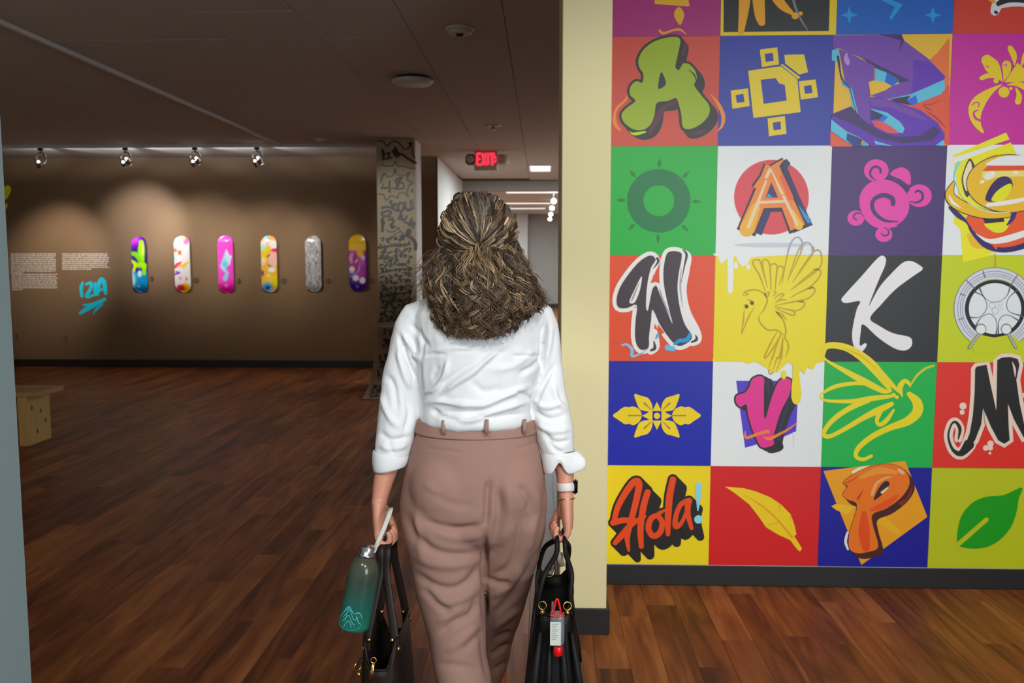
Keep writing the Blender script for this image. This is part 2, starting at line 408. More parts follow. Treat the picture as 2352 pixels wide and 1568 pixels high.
# row 1
GA = [(690, 385), (735, 420), (715, 540), (690, 650), (685, 700), (715, 730), (745, 690), (765, 660), (830, 670), (890, 740), (905, 820), (880, 890), (960, 1000), (1030, 1090), (1035, 1180), (970, 1270), (870, 1330), (790, 1340), (755, 1300), (745, 1190), (720, 1090), (690, 1020), (600, 1050), (490, 1072), (465, 1200), (420, 1300), (340, 1350), (240, 1340), (150, 1270), (125, 1190), (180, 1120), (268, 1050), (215, 990), (210, 920), (250, 860), (290, 845), (340, 858), (350, 770), (310, 700), (300, 620), (350, 520), (450, 440), (580, 395)]
a = art(A1); a.stroke((226, 128, 40), [(1050, 980), (1130, 1080), (1180, 1200), (1170, 1300), (1120, 1365)], [8, 34, 42, 30, 6]); a.stroke((226, 128, 40), [(185, 985), (165, 1040), (80, 1120), (52, 1200), (60, 1290), (110, 1350)], [10, 24, 26, 30, 40, 20])
shadowed(a, (34, 32, 36), GA, 52, [(0, 0), (30, 35), (60, 72)]); a.stroke((84, 26, 54), [(560, 1110), (500, 1220), (420, 1380)], [50, 60, 40]); a.stroke((84, 26, 54), [(790, 470), (765, 560)], 44); a.stroke((84, 26, 54), [(860, 1395), (980, 1360)], [24, 34]); a.stroke((84, 26, 54), [(590, 1100), (690, 1060)], 36)
a.poly((142, 166, 4), GA, holes=[[(535, 750), (585, 870), (505, 920)]]); a.poly((34, 32, 36), [(535, 745), (587, 872), (503, 922)], False)
a.stroke((34, 32, 36), [(820, 725), (880, 780), (900, 840)], [5, 16, 6]); a.stroke((160, 205, 30), [(200, 1350), (260, 1390), (370, 1370)], [10, 34, 20]); a.stroke((34, 32, 36), [(170, 1320), (240, 1370), (370, 1345)], [4, 14, 4]); a.build('printed_letter', PAN[1][0])
a = art(A1); Y1 = (214, 188, 18)
a.poly(Y1, [(1440, 735), (1780, 688), (1950, 820), (1985, 1165), (1495, 1225)], False, [[(1570, 828), (1725, 812), (1760, 865), (1820, 882), (1840, 1045), (1600, 1080)]])
a.poly(Y1, [(1775, 672), (1797, 666), (1980, 803), (1962, 822)], False).poly(Y1, [(1815, 570), (2020, 565), (2062, 750), (1970, 775), (1825, 660)], False)
for q, h in (([(1560, 515), (1742, 492), (1760, 670), (1582, 698)], [(1612, 560), (1695, 548), (1705, 632), (1622, 645)]), ([(1965, 845), (2140, 825), (2165, 1010), (1985, 1035)], [(2018, 895), (2095, 882), (2108, 965), (2030, 975)]),
             ([(1258, 942), (1438, 918), (1455, 1102), (1275, 1130)], [(1308, 988), (1390, 975), (1402, 1060), (1322, 1068)]), ([(1640, 1230), (1820, 1205), (1838, 1390), (1655, 1415)], [(1692, 1275), (1775, 1262), (1780, 1345), (1705, 1355)])):
    a.poly(Y1, q, False, [h])
a.build('printed_turtle', PAN[1][1])
a = art(A2); CY, DP, VI, VJ = (78, 176, 206), (56, 36, 96), (104, 58, 158), (84, 36, 164)
a.poly((212, 104, 40), [(1385, 400), (1385, 1540), (760, 1540), (760, 1000), (1260, 560)], False).poly((206, 84, 54), [(125, 1380), (370, 1552), (125, 1552)], False)
a.poly((206, 74, 44), [(990, 1120), (1385, 900), (1385, 1540), (1100, 1400)], False).stroke((150, 44, 34), [(1140, 1180), (1250, 1250), (1340, 1350)], [4, 20, 8]).stroke((150, 44, 34), [(1190, 1170), (1110, 1115), (1200, 1105), (1290, 1060)], [14, 14, 10, 4])
a.poly(CY, [(140, 530), (215, 520), (240, 780), (285, 885), (350, 910), (440, 1245), (350, 1110), (325, 945), (250, 900), (200, 655), (140, 640)], False)
a.poly((30, 100, 190), [(240, 780), (285, 885), (350, 910), (340, 945), (255, 890)], False).stroke((30, 26, 50), [(205, 600), (240, 830), (330, 930), (400, 1200)], [26, 12, 10, 6], False)
a.poly(VI, [(150, 376), (880, 364), (905, 430), (1160, 620), (1342, 810), (1328, 850), (970, 1010), (740, 1050), (530, 1012), (780, 910), (960, 850), (560, 660), (220, 512), (150, 520)], False)
a.poly(VJ, [(1000, 640), (1160, 650), (1342, 810), (1328, 850), (980, 990), (1000, 850)], False).poly(DP, [(640, 364), (880, 364), (905, 430), (850, 560), (870, 430)], False)
a.poly(DP, [(430, 592), (965, 852), (860, 880), (590, 715)], False).poly(VI, [(215, 520), (330, 562), (590, 700), (590, 850), (530, 868), (545, 1010), (545, 1320), (430, 1250), (345, 905), (285, 882)], False)
a.poly(CY, [(595, 722), (720, 770), (860, 852), (780, 915), (700, 872), (600, 855)], False).poly((12, 88, 190), [(720, 772), (860, 852), (780, 915), (700, 870)], False)
a.poly((226, 172, 34), [(530, 868), (600, 855), (700, 872), (775, 912), (700, 960), (550, 1012)], False)
a.poly((44, 34, 60), [(760, 1052), (960, 1010), (990, 1118), (820, 1085)], False).poly(CY, [(940, 1050), (1000, 1000), (1330, 845), (1338, 945), (1290, 1000), (985, 1118)], False).poly((10, 92, 205), [(930, 1062), (1030, 1008), (1050, 1095), (985, 1118)], False).stroke(CY, [(760, 1048), (980, 1005), (1330, 848)], [6, 14, 8], False)
a.poly(VJ, [(545, 1030), (640, 1030), (820, 1080), (1080, 1170), (1260, 1300), (1335, 1420), (1325, 1540), (560, 1552), (470, 1480), (300, 1390), (130, 1260), (150, 1205), (345, 1125), (440, 1245), (545, 1320), (545, 1100)], False)
a.poly(DP, [(130, 1220), (345, 1130), (470, 1270), (640, 1390), (820, 1450), (1060, 1440), (1230, 1330), (1290, 1400), (1200, 1490), (900, 1520), (640, 1470), (400, 1340)], False).poly(VI, [(545, 1040), (700, 1060), (1000, 1170), (1180, 1290), (1000, 1240), (760, 1140), (555, 1120)], False)
a.poly(CY, [(555, 1152), (720, 1192), (860, 1290), (908, 1360), (890, 1412), (830, 1402), (740, 1330), (650, 1272), (555, 1270)], False).poly((28, 44, 90), [(555, 1162), (680, 1215), (640, 1268), (555, 1270)], False).poly((14, 96, 200), [(680, 1215), (730, 1240), (690, 1290), (640, 1268)], False)
a.poly((204, 74, 74), [(555, 1280), (650, 1280), (760, 1335), (845, 1402), (830, 1418), (720, 1405), (600, 1345)], False)
a.poly(CY, [(130, 1262), (280, 1385), (465, 1472), (440, 1552), (370, 1552), (125, 1384)], False).poly((28, 52, 120), [(300, 1410), (465, 1475), (440, 1552), (370, 1552), (290, 1480)], False).poly((30, 160, 220), [(480, 1490), (520, 1545), (460, 1548)], False).poly(CY, [(585, 1490), (790, 1550), (600, 1530)], False).poly(CY, [(1320, 1480), (1330, 1545), (1235, 1540)], False)
a.disc((176, 126, 200), 295, 640, 28, 56, -0.3).disc((176, 126, 200), 290, 580, 16); a.build('printed_letter', PAN[1][2])
a = art(A2); Y2 = (228, 186, 2)
def fl(sx):
    m = lambda L: [(1955 + sx * (x - 1955), y) for x, y in L]
    a.strokes(Y2, [(m([(1785, 640), (1850, 720), (1948, 862)]), [120, 150, 8]), (m([(2030, 510), (2068, 590), (2076, 690)]), [56, 66, 8]), (m([(1992, 690), (1990, 760), (1962, 862)]), [96, 80, 6]), (m([(1725, 828), (1800, 802), (1892, 826)]), [44, 50, 6])])
    a.disc(Y2, m([(1880, 855)])[0][0], 855, 28)
fl(1)
a.poly(Y2, [(2105, 665), (2230, 770), (2230, 860), (1970, 875)], False); a.strokes(Y2, [([(2150, 690), (2180, 600), (2210, 560)], [20, 50, 60]), ([(2000, 900), (2110, 892), (2240, 950)], [8, 50, 80]), ([(2090, 935), (2122, 1010), (2112, 1075)], [16, 54, 66])])
a.disc(Y2, 1962, 976, 58).disc(Y2, 2035, 938, 18)
a.poly(Y2, [(1945, 893), (1780, 950), (1650, 1030), (1590, 1130), (1600, 1250), (1660, 1350), (1748, 1412), (1720, 1320), (1715, 1250), (1735, 1170), (1790, 1060), (1870, 960)])
a.strokes((186, 26, 146), [([(1625, 1115), (1660, 1085), (1700, 1095), (1690, 1135)], 12), ([(1740, 1290), (1660, 1250), (1645, 1190), (1690, 1165)], [24, 26, 20, 12]), ([(1765, 705), (1790, 700), (1800, 720)], 8), ([(1960, 690), (1990, 680), (1985, 710)], 8)]); a.build('printed_butterfly', PAN[1][3])

# row 2
a = art(A3); DG = (0, 106, 56); a.disc(DG, 512, 592, 330, hole=0.487, n=48)
for k in range(8):
    t = k * PI / 4 + 0.02; c, s = math.cos(t), math.sin(t); a.stroke((0, 116, 44), [(512 + c * r, 592 + s * r) for r in (345, 385, 440)], [5, 40, 3])
a.build('printed_sun', PAN[2][0])
a = art(A3); a.disc((184, 187, 198), 1690, 1052, 395, 24).disc((198, 60, 70), 1682, 555, 388, n=48)
AL = [([(1690, 240), (1560, 570), (1425, 895)], [150, 150, 165]), ([(1690, 240), (1825, 560), (1955, 870)], [140, 140, 165]), ([(1540, 618), (1850, 608)], 104), ([(1620, 310), (1720, 240), (1805, 165)], [70, 60, 12]), ([(1500, 455), (1580, 380), (1660, 330)], [20, 70, 60])]
a.strokes((38, 34, 84), AL, 26, (55, 16), smooth=False, cap=False); a.stroke((30, 130, 180), [(1890, 560), (2070, 800)], [10, 50], False); a.strokes((36, 28, 52), [([(x + (x - 1690) * .03, y + (30 if y > 800 else 0)) for x, y in q], w) for q, w in AL], 20, smooth=False, cap=False)
a.strokes((226, 120, 36), AL, smooth=False, cap=False); a.stroke((232, 160, 20), [(1520, 660), (1425, 890)], [90, 150], False).stroke((232, 170, 20), [(1900, 690), (1965, 850)], [20, 90], False).stroke((214, 84, 40), [(1790, 340), (1880, 560)], [40, 60], False)
a.poly((48, 32, 92), [(1680, 400), (1740, 560), (1620, 560)], False).poly((20, 150, 210), [(1650, 520), (1690, 555), (1625, 558)], False)
a.strokes((232, 186, 152), [([(1665, 270), (1628, 345)], 34), ([(1625, 385), (1540, 610), (1440, 865)], [20, 34, 36]), ([(1680, 280), (1790, 515)], [14, 34]), ([(1808, 550), (1945, 838)], 32), ([(1548, 610), (1815, 598)], 30)], smooth=False); a.build('printed_letter', PAN[2][1])
a = art(A4); PK = (208, 54, 154); PB = (60, 34, 100)
a.disc(PK, 752, 830, 292, 268, 0.5, n=48); a.stroke(PK, [(520, 950), (620, 1050), (740, 1090), (880, 1078)], [60, 70, 66, 44]); a.poly(PK, [(820, 500), (880, 440), (960, 420), (1030, 462), (1056, 540), (1040, 622), (940, 560)])
for q in ((660, 455, 142, 128), (1152, 745, 142, 130), (426, 1000, 98, 88), (745, 1188, 98, 86)): a.disc(PK, *q)
a.strokes(PB, [([(905, 1040), (760, 1028), (650, 950), (612, 850), (650, 772), (750, 738), (840, 775), (852, 838)], [14, 34, 44, 44, 48, 54, 56, 50]), ([(655, 572), (592, 510), (605, 440), (655, 410), (706, 440), (708, 480)], [8, 24, 28, 28, 28, 26]), ([(1040, 808), (1120, 822), (1186, 782), (1182, 712), (1135, 688), (1108, 706)], [6, 22, 28, 28, 26, 20]), ([(520, 985), (480, 948), (425, 946), (398, 990), (436, 1022)], [6, 14, 18, 18, 14]), ([(735, 1108), (790, 1130), (800, 1180), (755, 1204), (718, 1176)], [6, 14, 20, 18, 14]), ([(800, 545), (880, 565), (960, 610), (1040, 690)], [40, 46, 36, 10])])
a.build('printed_turtle', PAN[2][2])
a = art(A4); YY = (232, 208, 0); OR = (238, 170, 14)
a.poly(YY, [(1545, 280), (2145, 22), (2185, 100), (1545, 310)], False).poly(YY, [(1550, 372), (2200, 135), (2420, 600), (2300, 1100), (2040, 1390), (1650, 1470), (1625, 1130), (1545, 1050), (1600, 700)], False)
a.poly((236, 168, 20), [(1800, 420), (1960, 290), (2060, 300), (1800, 520)]).poly((236, 168, 20), [(1700, 1180), (1800, 1220), (1900, 1340), (1760, 1330)])
a.stroke((34, 24, 92), [(1500, 880), (1600, 970), (1700, 1050), (1760, 1160), (1900, 1300), (2060, 1350), (2240, 1335), (2500, 1260)], [30, 60, 30, 40, 70, 80, 90, 80])
a.poly((222, 78, 20), [(1690, 985), (1880, 978), (1915, 1090), (2020, 1165), (2150, 1130), (2260, 900), (2400, 850), (2600, 900), (2560, 1160), (2300, 1300), (2050, 1330), (1850, 1220), (1750, 1110)])
a.stroke((240, 225, 215), [(1800, 1180), (1950, 1262), (2150, 1240), (2400, 1160)], [6, 46, 76, 70]); a.poly((222, 78, 20), [(1980, 1300), (2060, 1295), (2030, 1365)], False)
a.poly((206, 206, 8), [(1900, 1060), (2110, 1040), (2165, 1080), (2060, 1152), (1960, 1135)]).poly((30, 26, 40), [(1870, 985), (2115, 980), (2125, 1042), (1905, 1062)], False).stroke((44, 24, 120), [(2250, 900), (2220, 1000), (2160, 1075)], [50, 50, 20])
a.poly((44, 40, 60), [(1655, 470), (1733, 318), (1800, 500), (1705, 760), (1640, 600)]).poly((226, 206, 158), [(1662, 490), (1728, 345), (1755, 470), (1700, 690), (1655, 600)])
a.disc((50, 46, 62), 2180, 605, 494, 336, n=56).disc(OR, 2180, 605, 484, 326, n=56).poly((226, 222, 214), [(1935, 398), (2040, 315), (2190, 285), (2352, 290), (2480, 350), (2520, 398)]).poly((204, 66, 34), [(1870, 460), (1940, 400), (2510, 400), (2520, 448)], False).poly((240, 200, 110), [(1870, 470), (2520, 460), (2500, 520), (1860, 540)], False)
a.disc((240, 226, 200), 1955, 515, 70, 42, -0.5).disc((240, 226, 200), 1870, 585, 30, 18, -0.5).disc((240, 226, 200), 2250, 480, 34, 20)
a.poly((40, 24, 84), [(1912, 800), (1955, 650), (2050, 545), (2150, 525), (2212, 580), (2205, 680), (2100, 800)]).poly((206, 206, 8), [(1975, 800), (2040, 690), (2185, 605), (2203, 680), (2105, 800)]).stroke((236, 226, 216), [(1930, 852), (2120, 828), (2330, 790), (2480, 740)], [40, 50, 44, 20])
ST = [(1548, 585), (1498, 720), (1560, 820), (1740, 910), (1950, 962), (2170, 962)]
a.stroke((40, 34, 40), ST, [30, 110, 140, 130, 100, 70]); a.stroke(OR, ST, [14, 92, 122, 112, 84, 52]); a.stroke((196, 200, 150), [(1572, 600), (1650, 760), (1800, 875), (2000, 936), (2190, 930)], [8, 16, 18, 16, 8]); a.stroke((240, 232, 216), [(1490, 740), (1530, 820), (1620, 880)], [8, 34, 8]).stroke((110, 200, 220), [(1610, 365), (1560, 470), (1550, 580)], [34, 16, 8]); a.build('printed_letter', PAN[2][3])

# row 3
WP = [(430, 120), (478, 165), (430, 250), (392, 420), (378, 640), (398, 690), (425, 560), (450, 460), (488, 440), (520, 520), (580, 660), (655, 830), (600, 600), (565, 420), (562, 260), (592, 110), (650, 75), (738, 90), (748, 150), (720, 300), (705, 460), (730, 660), (780, 830), (850, 940), (840, 1000), (750, 1055), (680, 1040), (600, 950), (520, 830), (448, 680), (430, 800), (410, 960), (405, 1070), (340, 1100), (290, 1060), (265, 960), (270, 800), (282, 635), (180, 665), (90, 655), (75, 560), (120, 430), (240, 260), (340, 160)]
a = art(A5); WO = (216, 214, 218); DK = (52, 40, 50)
a.stroke(WO, spline(WP, 3, True) + [WP[0]], 86, False).poly(WO, WP); a.stroke(WO, [(680, 110), (800, 120), (790, 280), (760, 480), (800, 700), (900, 900), (910, 990), (860, 1020)], [60, 90, 80, 80, 80, 80, 90, 80]).stroke(WO, [(440, 180), (500, 160), (440, 300)], 60).stroke(WO, [(460, 920), (480, 1060), (430, 1110)], 80)
a.poly((205, 66, 24), [(488, 262), (498, 392), (425, 402)], False).poly((205, 66, 24), [(500, 830), (570, 920), (505, 960)], False)
a.stroke(DK, [(755, 60), (800, 110), (775, 240), (740, 420)], [4, 26, 14, 3]).stroke(DK, [(495, 150), (505, 185), (450, 260)], [26, 24, 4]).stroke(DK, [(430, 1105), (470, 1080), (460, 1010)], [22, 34, 10]).stroke(DK, [(850, 1020), (905, 990), (890, 940)], [16, 30, 4])
a.stroke((150, 146, 160), [(745, 250), (735, 450), (760, 660)], [4, 16, 3]).stroke((150, 146, 160), [(520, 470), (560, 600), (640, 760)], [10, 22, 4])
a.poly(DK, WP, holes=[[(334, 335), (318, 470), (262, 605), (205, 602), (262, 470)]]); a.stroke((150, 140, 150), [(310, 400), (250, 540), (225, 600)], [5, 18, 5])
a.stroke((0, 138, 190), [(675, 1040), (720, 1008), (800, 995), (835, 940)], [26, 40, 44, 36]).stroke((96, 170, 222), [(600, 1075), (660, 1090)], [60, 50]).stroke((120, 176, 226), [(130, 1050), (180, 1045), (232, 1095), (235, 1165), (330, 1135), (400, 1085)], [20, 26, 34, 30, 14, 10]).stroke((60, 160, 215), [(480, 985), (500, 945)], [14, 30]); a.build('printed_letter', PAN[3][0])
a = art(A5); LN = (176, 146, 6)
a.poly(WHT, [(1078, 100), (1085, 122), (1125, 126), (1142, 185), (1165, 203), (1195, 180), (1222, 150), (1228, 300), (1228, 490), (1250, 522), (1280, 490), (1287, 300), (1286, 140), (1304, 122), (1345, 200), (1385, 236), (1425, 215), (1470, 140), (1550, 132), (1690, 124), (1900, 112), (1900, 100)], False).disc(WHT, 1312, 225, 22, 40).disc(WHT, 1440, 240, 22, 28)
FT = [[(1790, 420), (1850, 100), (1890, -20), (1950, -72), (2002, -20), (1990, 80), (1850, 380)], [(1850, 380), (1965, 60), (2040, -15), (2098, 15), (2110, 100), (1900, 400)], [(1900, 400), (2080, 130), (2160, 62), (2202, 120), (2170, 260), (1880, 480)], [(1880, 480), (2060, 330), (2150, 268), (2198, 290), (2160, 370), (2060, 460), (1900, 540)], [(1880, 560), (2000, 490), (2110, 450), (2130, 500), (2050, 570), (1900, 595)], [(1720, 640), (1850, 612), (2000, 592), (2024, 640), (1950, 690), (1850, 680), (1720, 650)], [(1720, 665), (1850, 722), (1918, 740), (1920, 702), (1880, 690)],
      [(1620, 500), (1560, 330), (1490, 205), (1510, 165), (1560, 172), (1580, 230), (1640, 450)], [(1640, 450), (1592, 230), (1605, 162), (1650, 182), (1670, 260), (1680, 480)], [(1680, 480), (1670, 250), (1700, 206), (1740, 240), (1720, 480)], [(1720, 480), (1742, 262), (1790, 232), (1810, 280), (1760, 420)],
      [(1385, 530), (1420, 490), (1520, 476), (1600, 512), (1640, 580), (1605, 680), (1560, 730)], [(1400, 680), (1390, 800), (1370, 930)], [(1500, 660), (1440, 770), (1375, 930)], [(1550, 740), (1562, 810), (1640, 890), (1740, 895), (1810, 950)], [(1720, 700), (1800, 780), (1832, 900), (1812, 1000)], [(1730, 700), (1790, 730), (1840, 790)],
      [(1740, 910), (1680, 1020), (1610, 1170), (1640, 1165), (1720, 1050), (1780, 930)], [(1780, 940), (1720, 1100), (1655, 1320), (1700, 1330), (1770, 1150), (1800, 960)], [(1800, 960), (1790, 1150), (1740, 1330)], [(1820, 960), (1860, 1060), (1830, 1170)], [(1620, 520), (1660, 500), (1640, 560)], [(1700, 490), (1730, 500), (1700, 540)], [(1710, 570), (1770, 520), (1810, 525), (1740, 590)], [(1720, 610), (1790, 580), (1840, 580)], [(1390, 540), (1440, 520), (1400, 500)], [(1430, 575), (1470, 590), (1500, 640)], [(1395, 640), (1420, 630), (1440, 655)]]
a.strokes(LN, [(q, [6] + [15] * (len(q) - 2) + [6]) for q in FT]); a.strokes((112, 92, 12), [([(2115, 265), (2165, 262)], [4, 20]), ([(2050, 470), (2105, 452)], [4, 20]), ([(1950, 600), (2005, 598)], [4, 18]), ([(1740, 710), (1790, 770)], [20, 8]), ([(1615, 520), (1628, 550)], [22, 10])])
a.strokes((152, 152, 168), [([p for p in q if p[1] < 106], 15) for q in FT[:3]]); a.disc((70, 60, 60), 1480, 612, 20).disc((70, 60, 60), 1424, 650, 19); a.build('printed_hummingbird', PAN[3][1])
a = art(A6)
a.poly((213, 211, 214), [(720, 85), (768, 115), (760, 200), (690, 360), (610, 560), (580, 655), (700, 440), (860, 260), (970, 162), (1060, 146), (1150, 190), (1190, 240), (1080, 320), (880, 470), (720, 640), (590, 800), (700, 890), (850, 970), (1030, 1012), (1070, 1060), (1055, 1130), (980, 1170), (860, 1140), (680, 1020), (512, 870), (482, 960), (472, 1110), (530, 1085), (550, 1112), (490, 1185), (420, 1150), (385, 1040), (392, 900), (436, 700), (472, 605), (310, 627), (262, 590), (300, 530), (500, 310), (640, 150)], n=5); a.build('printed_letter', PAN[3][2])
a = art(A6); T0 = (194, 196, 208); TL = (104, 106, 120)
a.poly((232, 208, 0), [(1650, 160), (1645, 70), (2030, 70)], False).stroke((226, 90, 40), [(2022, 60), (2022, 250)], [8, 14], False)
a.disc(TL, 2018, 690, 472, 472, hole=0.72, n=56).disc(T0, 2018, 690, 464, 464, hole=0.735, n=56)
for q in (430, 400, 376): a.disc(TL, 2018, 690, q, q, hole=0.985, n=56)
a.disc((14, 24, 30), 2018, 690, 345, 330, hole=0.86, n=56).disc((206, 211, 220), 2018, 690, 300, 292, n=48)
a.poly((180, 190, 0), [(1722, 1062), (1830, 985), (2010, 1022), (2190, 985), (2300, 1062), (2240, 1200), (1790, 1200)], False)
for q in ([(1840, 455), (1880, 540), (1940, 600), (2020, 615), (2100, 590), (2160, 530), (2195, 425)], [(1790, 500), (1880, 550), (1925, 650), (1900, 730), (1830, 790), (1735, 790)], [(2270, 480), (2180, 560), (2150, 650), (2190, 730), (2330, 775)], [(1800, 880), (1860, 790), (1950, 750), (2020, 800), (2040, 900), (2030, 975)], [(2055, 975), (2060, 840), (2110, 770), (2190, 770), (2290, 830)]): a.stroke((70, 82, 92), q, [20, 12, 6, 6, 6, 10, 18][:len(q)] if len(q) == 7 else [16] + [8] * (len(q) - 2) + [18])
for x, y, r in ((1982, 655, 36), (2020, 715, 40), (2075, 635, 26), (2090, 690, 16)): a.disc((150, 154, 166), x, y, r, hole=0.86)
for x in (1855, 2145): a.disc((120, 124, 134), x, 922, 62).disc((212, 216, 222), x, 926, 52)
for q in ([(1830, 985), (1722, 1135)], [(2172, 985), (2252, 1135)]): a.stroke((96, 98, 96), q, 34, False).stroke((168, 170, 172), q, 20, False)
for t, r0, r1 in ((3.92, 330, 460), (3.55, 380, 440), (2.85, 380, 440), (4.4, 380, 450), (5.3, 340, 460)): a.stroke(TL, [(2018 + r0 * math.cos(t), 690 + r0 * math.sin(t)), (2018 + r1 * math.cos(t), 690 + r1 * math.sin(t))], 9, False)
a.build('printed_wheel', PAN[3][3])

# row 4
a = art(A7); FY = (230, 188, 4); VN = (150, 124, 30)
for sx in (1, -1):
    m = lambda L: [(492 + sx * (x - 492), y) for x, y in L]
    for sy in (1, -1):
        mm = lambda L: [(x, 608 + sy * (y - 608)) for x, y in m(L)]
        a.poly(FY, mm([(258, 385), (330, 402), (400, 425), (440, 490), (440, 560), (380, 560), (315, 540), (280, 470)])); a.stroke(VN, mm([(362, 478), (430, 545)]), [22, 8], False)
    a.poly(FY, m([(35, 605), (90, 560), (120, 535), (160, 516), (205, 520), (240, 510), (305, 540), (335, 600), (310, 665), (250, 705), (205, 692), (160, 696), (120, 670), (90, 650)])); a.stroke(VN, m([(195, 606), (335, 606)]), 16, False)
    a.poly(FY, m([(445, 545), (445, 662), (400, 640), (338, 608), (400, 575)]), False)
    a.poly(FY, [(492, 608 - sx * 146), (540, 608 - sx * 50), (444, 608 - sx * 50)], False)
a.disc(BLU, 492, 608, 46, n=4, rot=PI / 4).disc(FY, 492, 608, 32); a.build('printed_flower', PAN[4][0])
a = art(A7); VP = [(1480, 230), (1560, 195), (1605, 230), (1602, 350), (1610, 640), (1680, 430), (1740, 280), (1800, 222), (1880, 240), (1870, 380), (1780, 560), (1720, 750), (1700, 850), (1708, 900), (1650, 930), (1580, 935), (1540, 880), (1480, 740), (1440, 600), (1420, 490), (1360, 515), (1315, 470), (1320, 400), (1400, 370), (1450, 310)]
a.poly((72, 46, 182), [(1315, 245), (1965, 245), (1938, 770), (1800, 830), (1408, 940)], False).stroke((190, 190, 214), [(1908, 780), (1912, 950)], [10, 6], False); shadowed(a, (26, 22, 30), VP, 36, [(0, 0), (40, 20), (80, 40)])
a.stroke((44, 26, 78), [(1640, 250), (1650, 420)], [30, 10]).stroke((44, 26, 78), [(1850, 500), (1770, 740), (1760, 860)], [20, 30, 30]).poly((206, 34, 130), VP)
a.stroke((228, 116, 44), [(1408, 770), (1420, 835), (1530, 800), (1640, 770), (1650, 790)], [10, 30, 32, 34, 8]).stroke((228, 116, 44), [(1590, 825), (1660, 845), (1760, 800), (1860, 745), (1945, 680)], [8, 34, 28, 22, 8]).build('printed_letter', PAN[4][1])
a = art(A7, 0.0030)
a.poly(YEL, [(1065, 20), (1070, 42), (1380, 44), (1440, 68), (1520, 44), (1600, 92), (1690, 152), (1755, 148), (1815, 85), (1862, 46), (1900, 80), (1900, 200), (1888, 330), (1886, 420), (1905, 475), (1938, 492), (1980, 460), (1992, 380), (1978, 240), (1968, 170), (1985, 130), (2022, 182), (2050, 102), (2110, 126), (2150, 60), (2230, 44), (2236, 20)], False).disc(YEL, 1808, 182, 27, 46)
a.strokes(LN, [([(1690, 0), (1650, 110)], [14, 6]), ([(1740, 0), (1700, 130)], [14, 6]), ([(1790, -10), (1730, 140)], [14, 6])]); a.build('printed_drips', PAN[3][1])
a = art(A8); BY = (242, 196, 0)
a.strokes(BY, [([(812, 575), (760, 500), (640, 330), (480, 185), (320, 92), (170, 62), (85, 78), (62, 140), (80, 222), (300, 352), (520, 472), (720, 572), (800, 582)], [30, 60, 110, 100, 80, 72, 66, 40, 24, 56, 76, 60, 26]), ([(810, 635), (600, 660), (400, 690), (180, 692), (60, 676), (22, 640), (60, 590), (200, 522), (400, 490), (540, 495)], [40, 60, 50, 36, 28, 24, 30, 46, 42, 40]),
    ([(560, 672), (350, 770), (180, 885), (80, 1000), (60, 1068), (130, 1085), (300, 1000), (500, 880), (680, 790), (822, 722)], [70, 60, 56, 48, 52, 46, 50, 60, 76, 50]), ([(690, 810), (655, 910), (690, 955), (765, 905), (845, 790)], [60, 44, 44, 50, 24]), ([(690, 365), (800, 480), (940, 622)], [70, 60, 14]), ([(940, 632), (915, 540), (960, 465), (1008, 482), (1032, 525)], [20, 64, 46, 44, 16]),
    ([(1022, 612), (1105, 700), (1110, 810), (1000, 915), (800, 990), (600, 1090), (450, 1215), (420, 1310), (500, 1345), (595, 1306)], [58, 106, 116, 96, 70, 62, 56, 44, 42, 34])]); a.stroke((186, 186, 22), [(1030, 520), (1100, 410), (1200, 325), (1296, 292)], [18, 26, 26, 22]).disc(BY, 842, 622, 26).disc(BY, 880, 645, 22); a.stroke((200, 150, 4), [(280, 92), (480, 180), (640, 320)], [3, 10, 4]); a.build('printed_butterfly', PAN[4][2])
a = art(A8); CR = (224, 192, 176)
MP = [(1760, 330), (1780, 300), (1890, 280), (1930, 480), (2000, 800), (2010, 230), (2060, 200), (2150, 192), (2240, 215), (2260, 280), (2225, 450), (2260, 700), (2313, 950), (2400, 1110), (2320, 1120), (2200, 900), (2130, 720), (2140, 1000), (2150, 1130), (2090, 1170), (2020, 1130), (1940, 980), (1850, 770), (1830, 950), (1760, 1130), (1680, 1230), (1610, 1250), (1640, 1200), (1700, 1050), (1735, 850), (1755, 600)]
CU = [(1690, 1180), (1600, 1278), (1510, 1235), (1460, 1090), (1490, 960), (1540, 925), (1590, 1000), (1572, 1115)]
a.stroke(CR, MP + [MP[0]], 88, False).poly(CR, MP, False).stroke(CR, CU, [160, 140, 110, 100, 100, 100, 100, 90]); a.poly((202, 36, 22), [(1560, 1140), (1600, 1180), (1565, 1210)]); a.stroke((20, 18, 20), CU, [120, 70, 36, 24, 22, 30, 40, 16]).poly((20, 18, 20), MP, False).stroke(CR, [(2180, 250), (2205, 330), (2210, 420)], [6, 26, 4]).stroke((40, 26, 80), [(2240, 240), (2225, 420)], [10, 16])
for q in ((1624, 745, 40), (1614, 815, 28), (1880, 1216, 32), (1932, 1168, 36), (1930, 1215, 30), (1926, 1275, 16), (2312, 622, 28)): a.disc(CR, *q)
a.build('printed_letter', PAN[4][3])

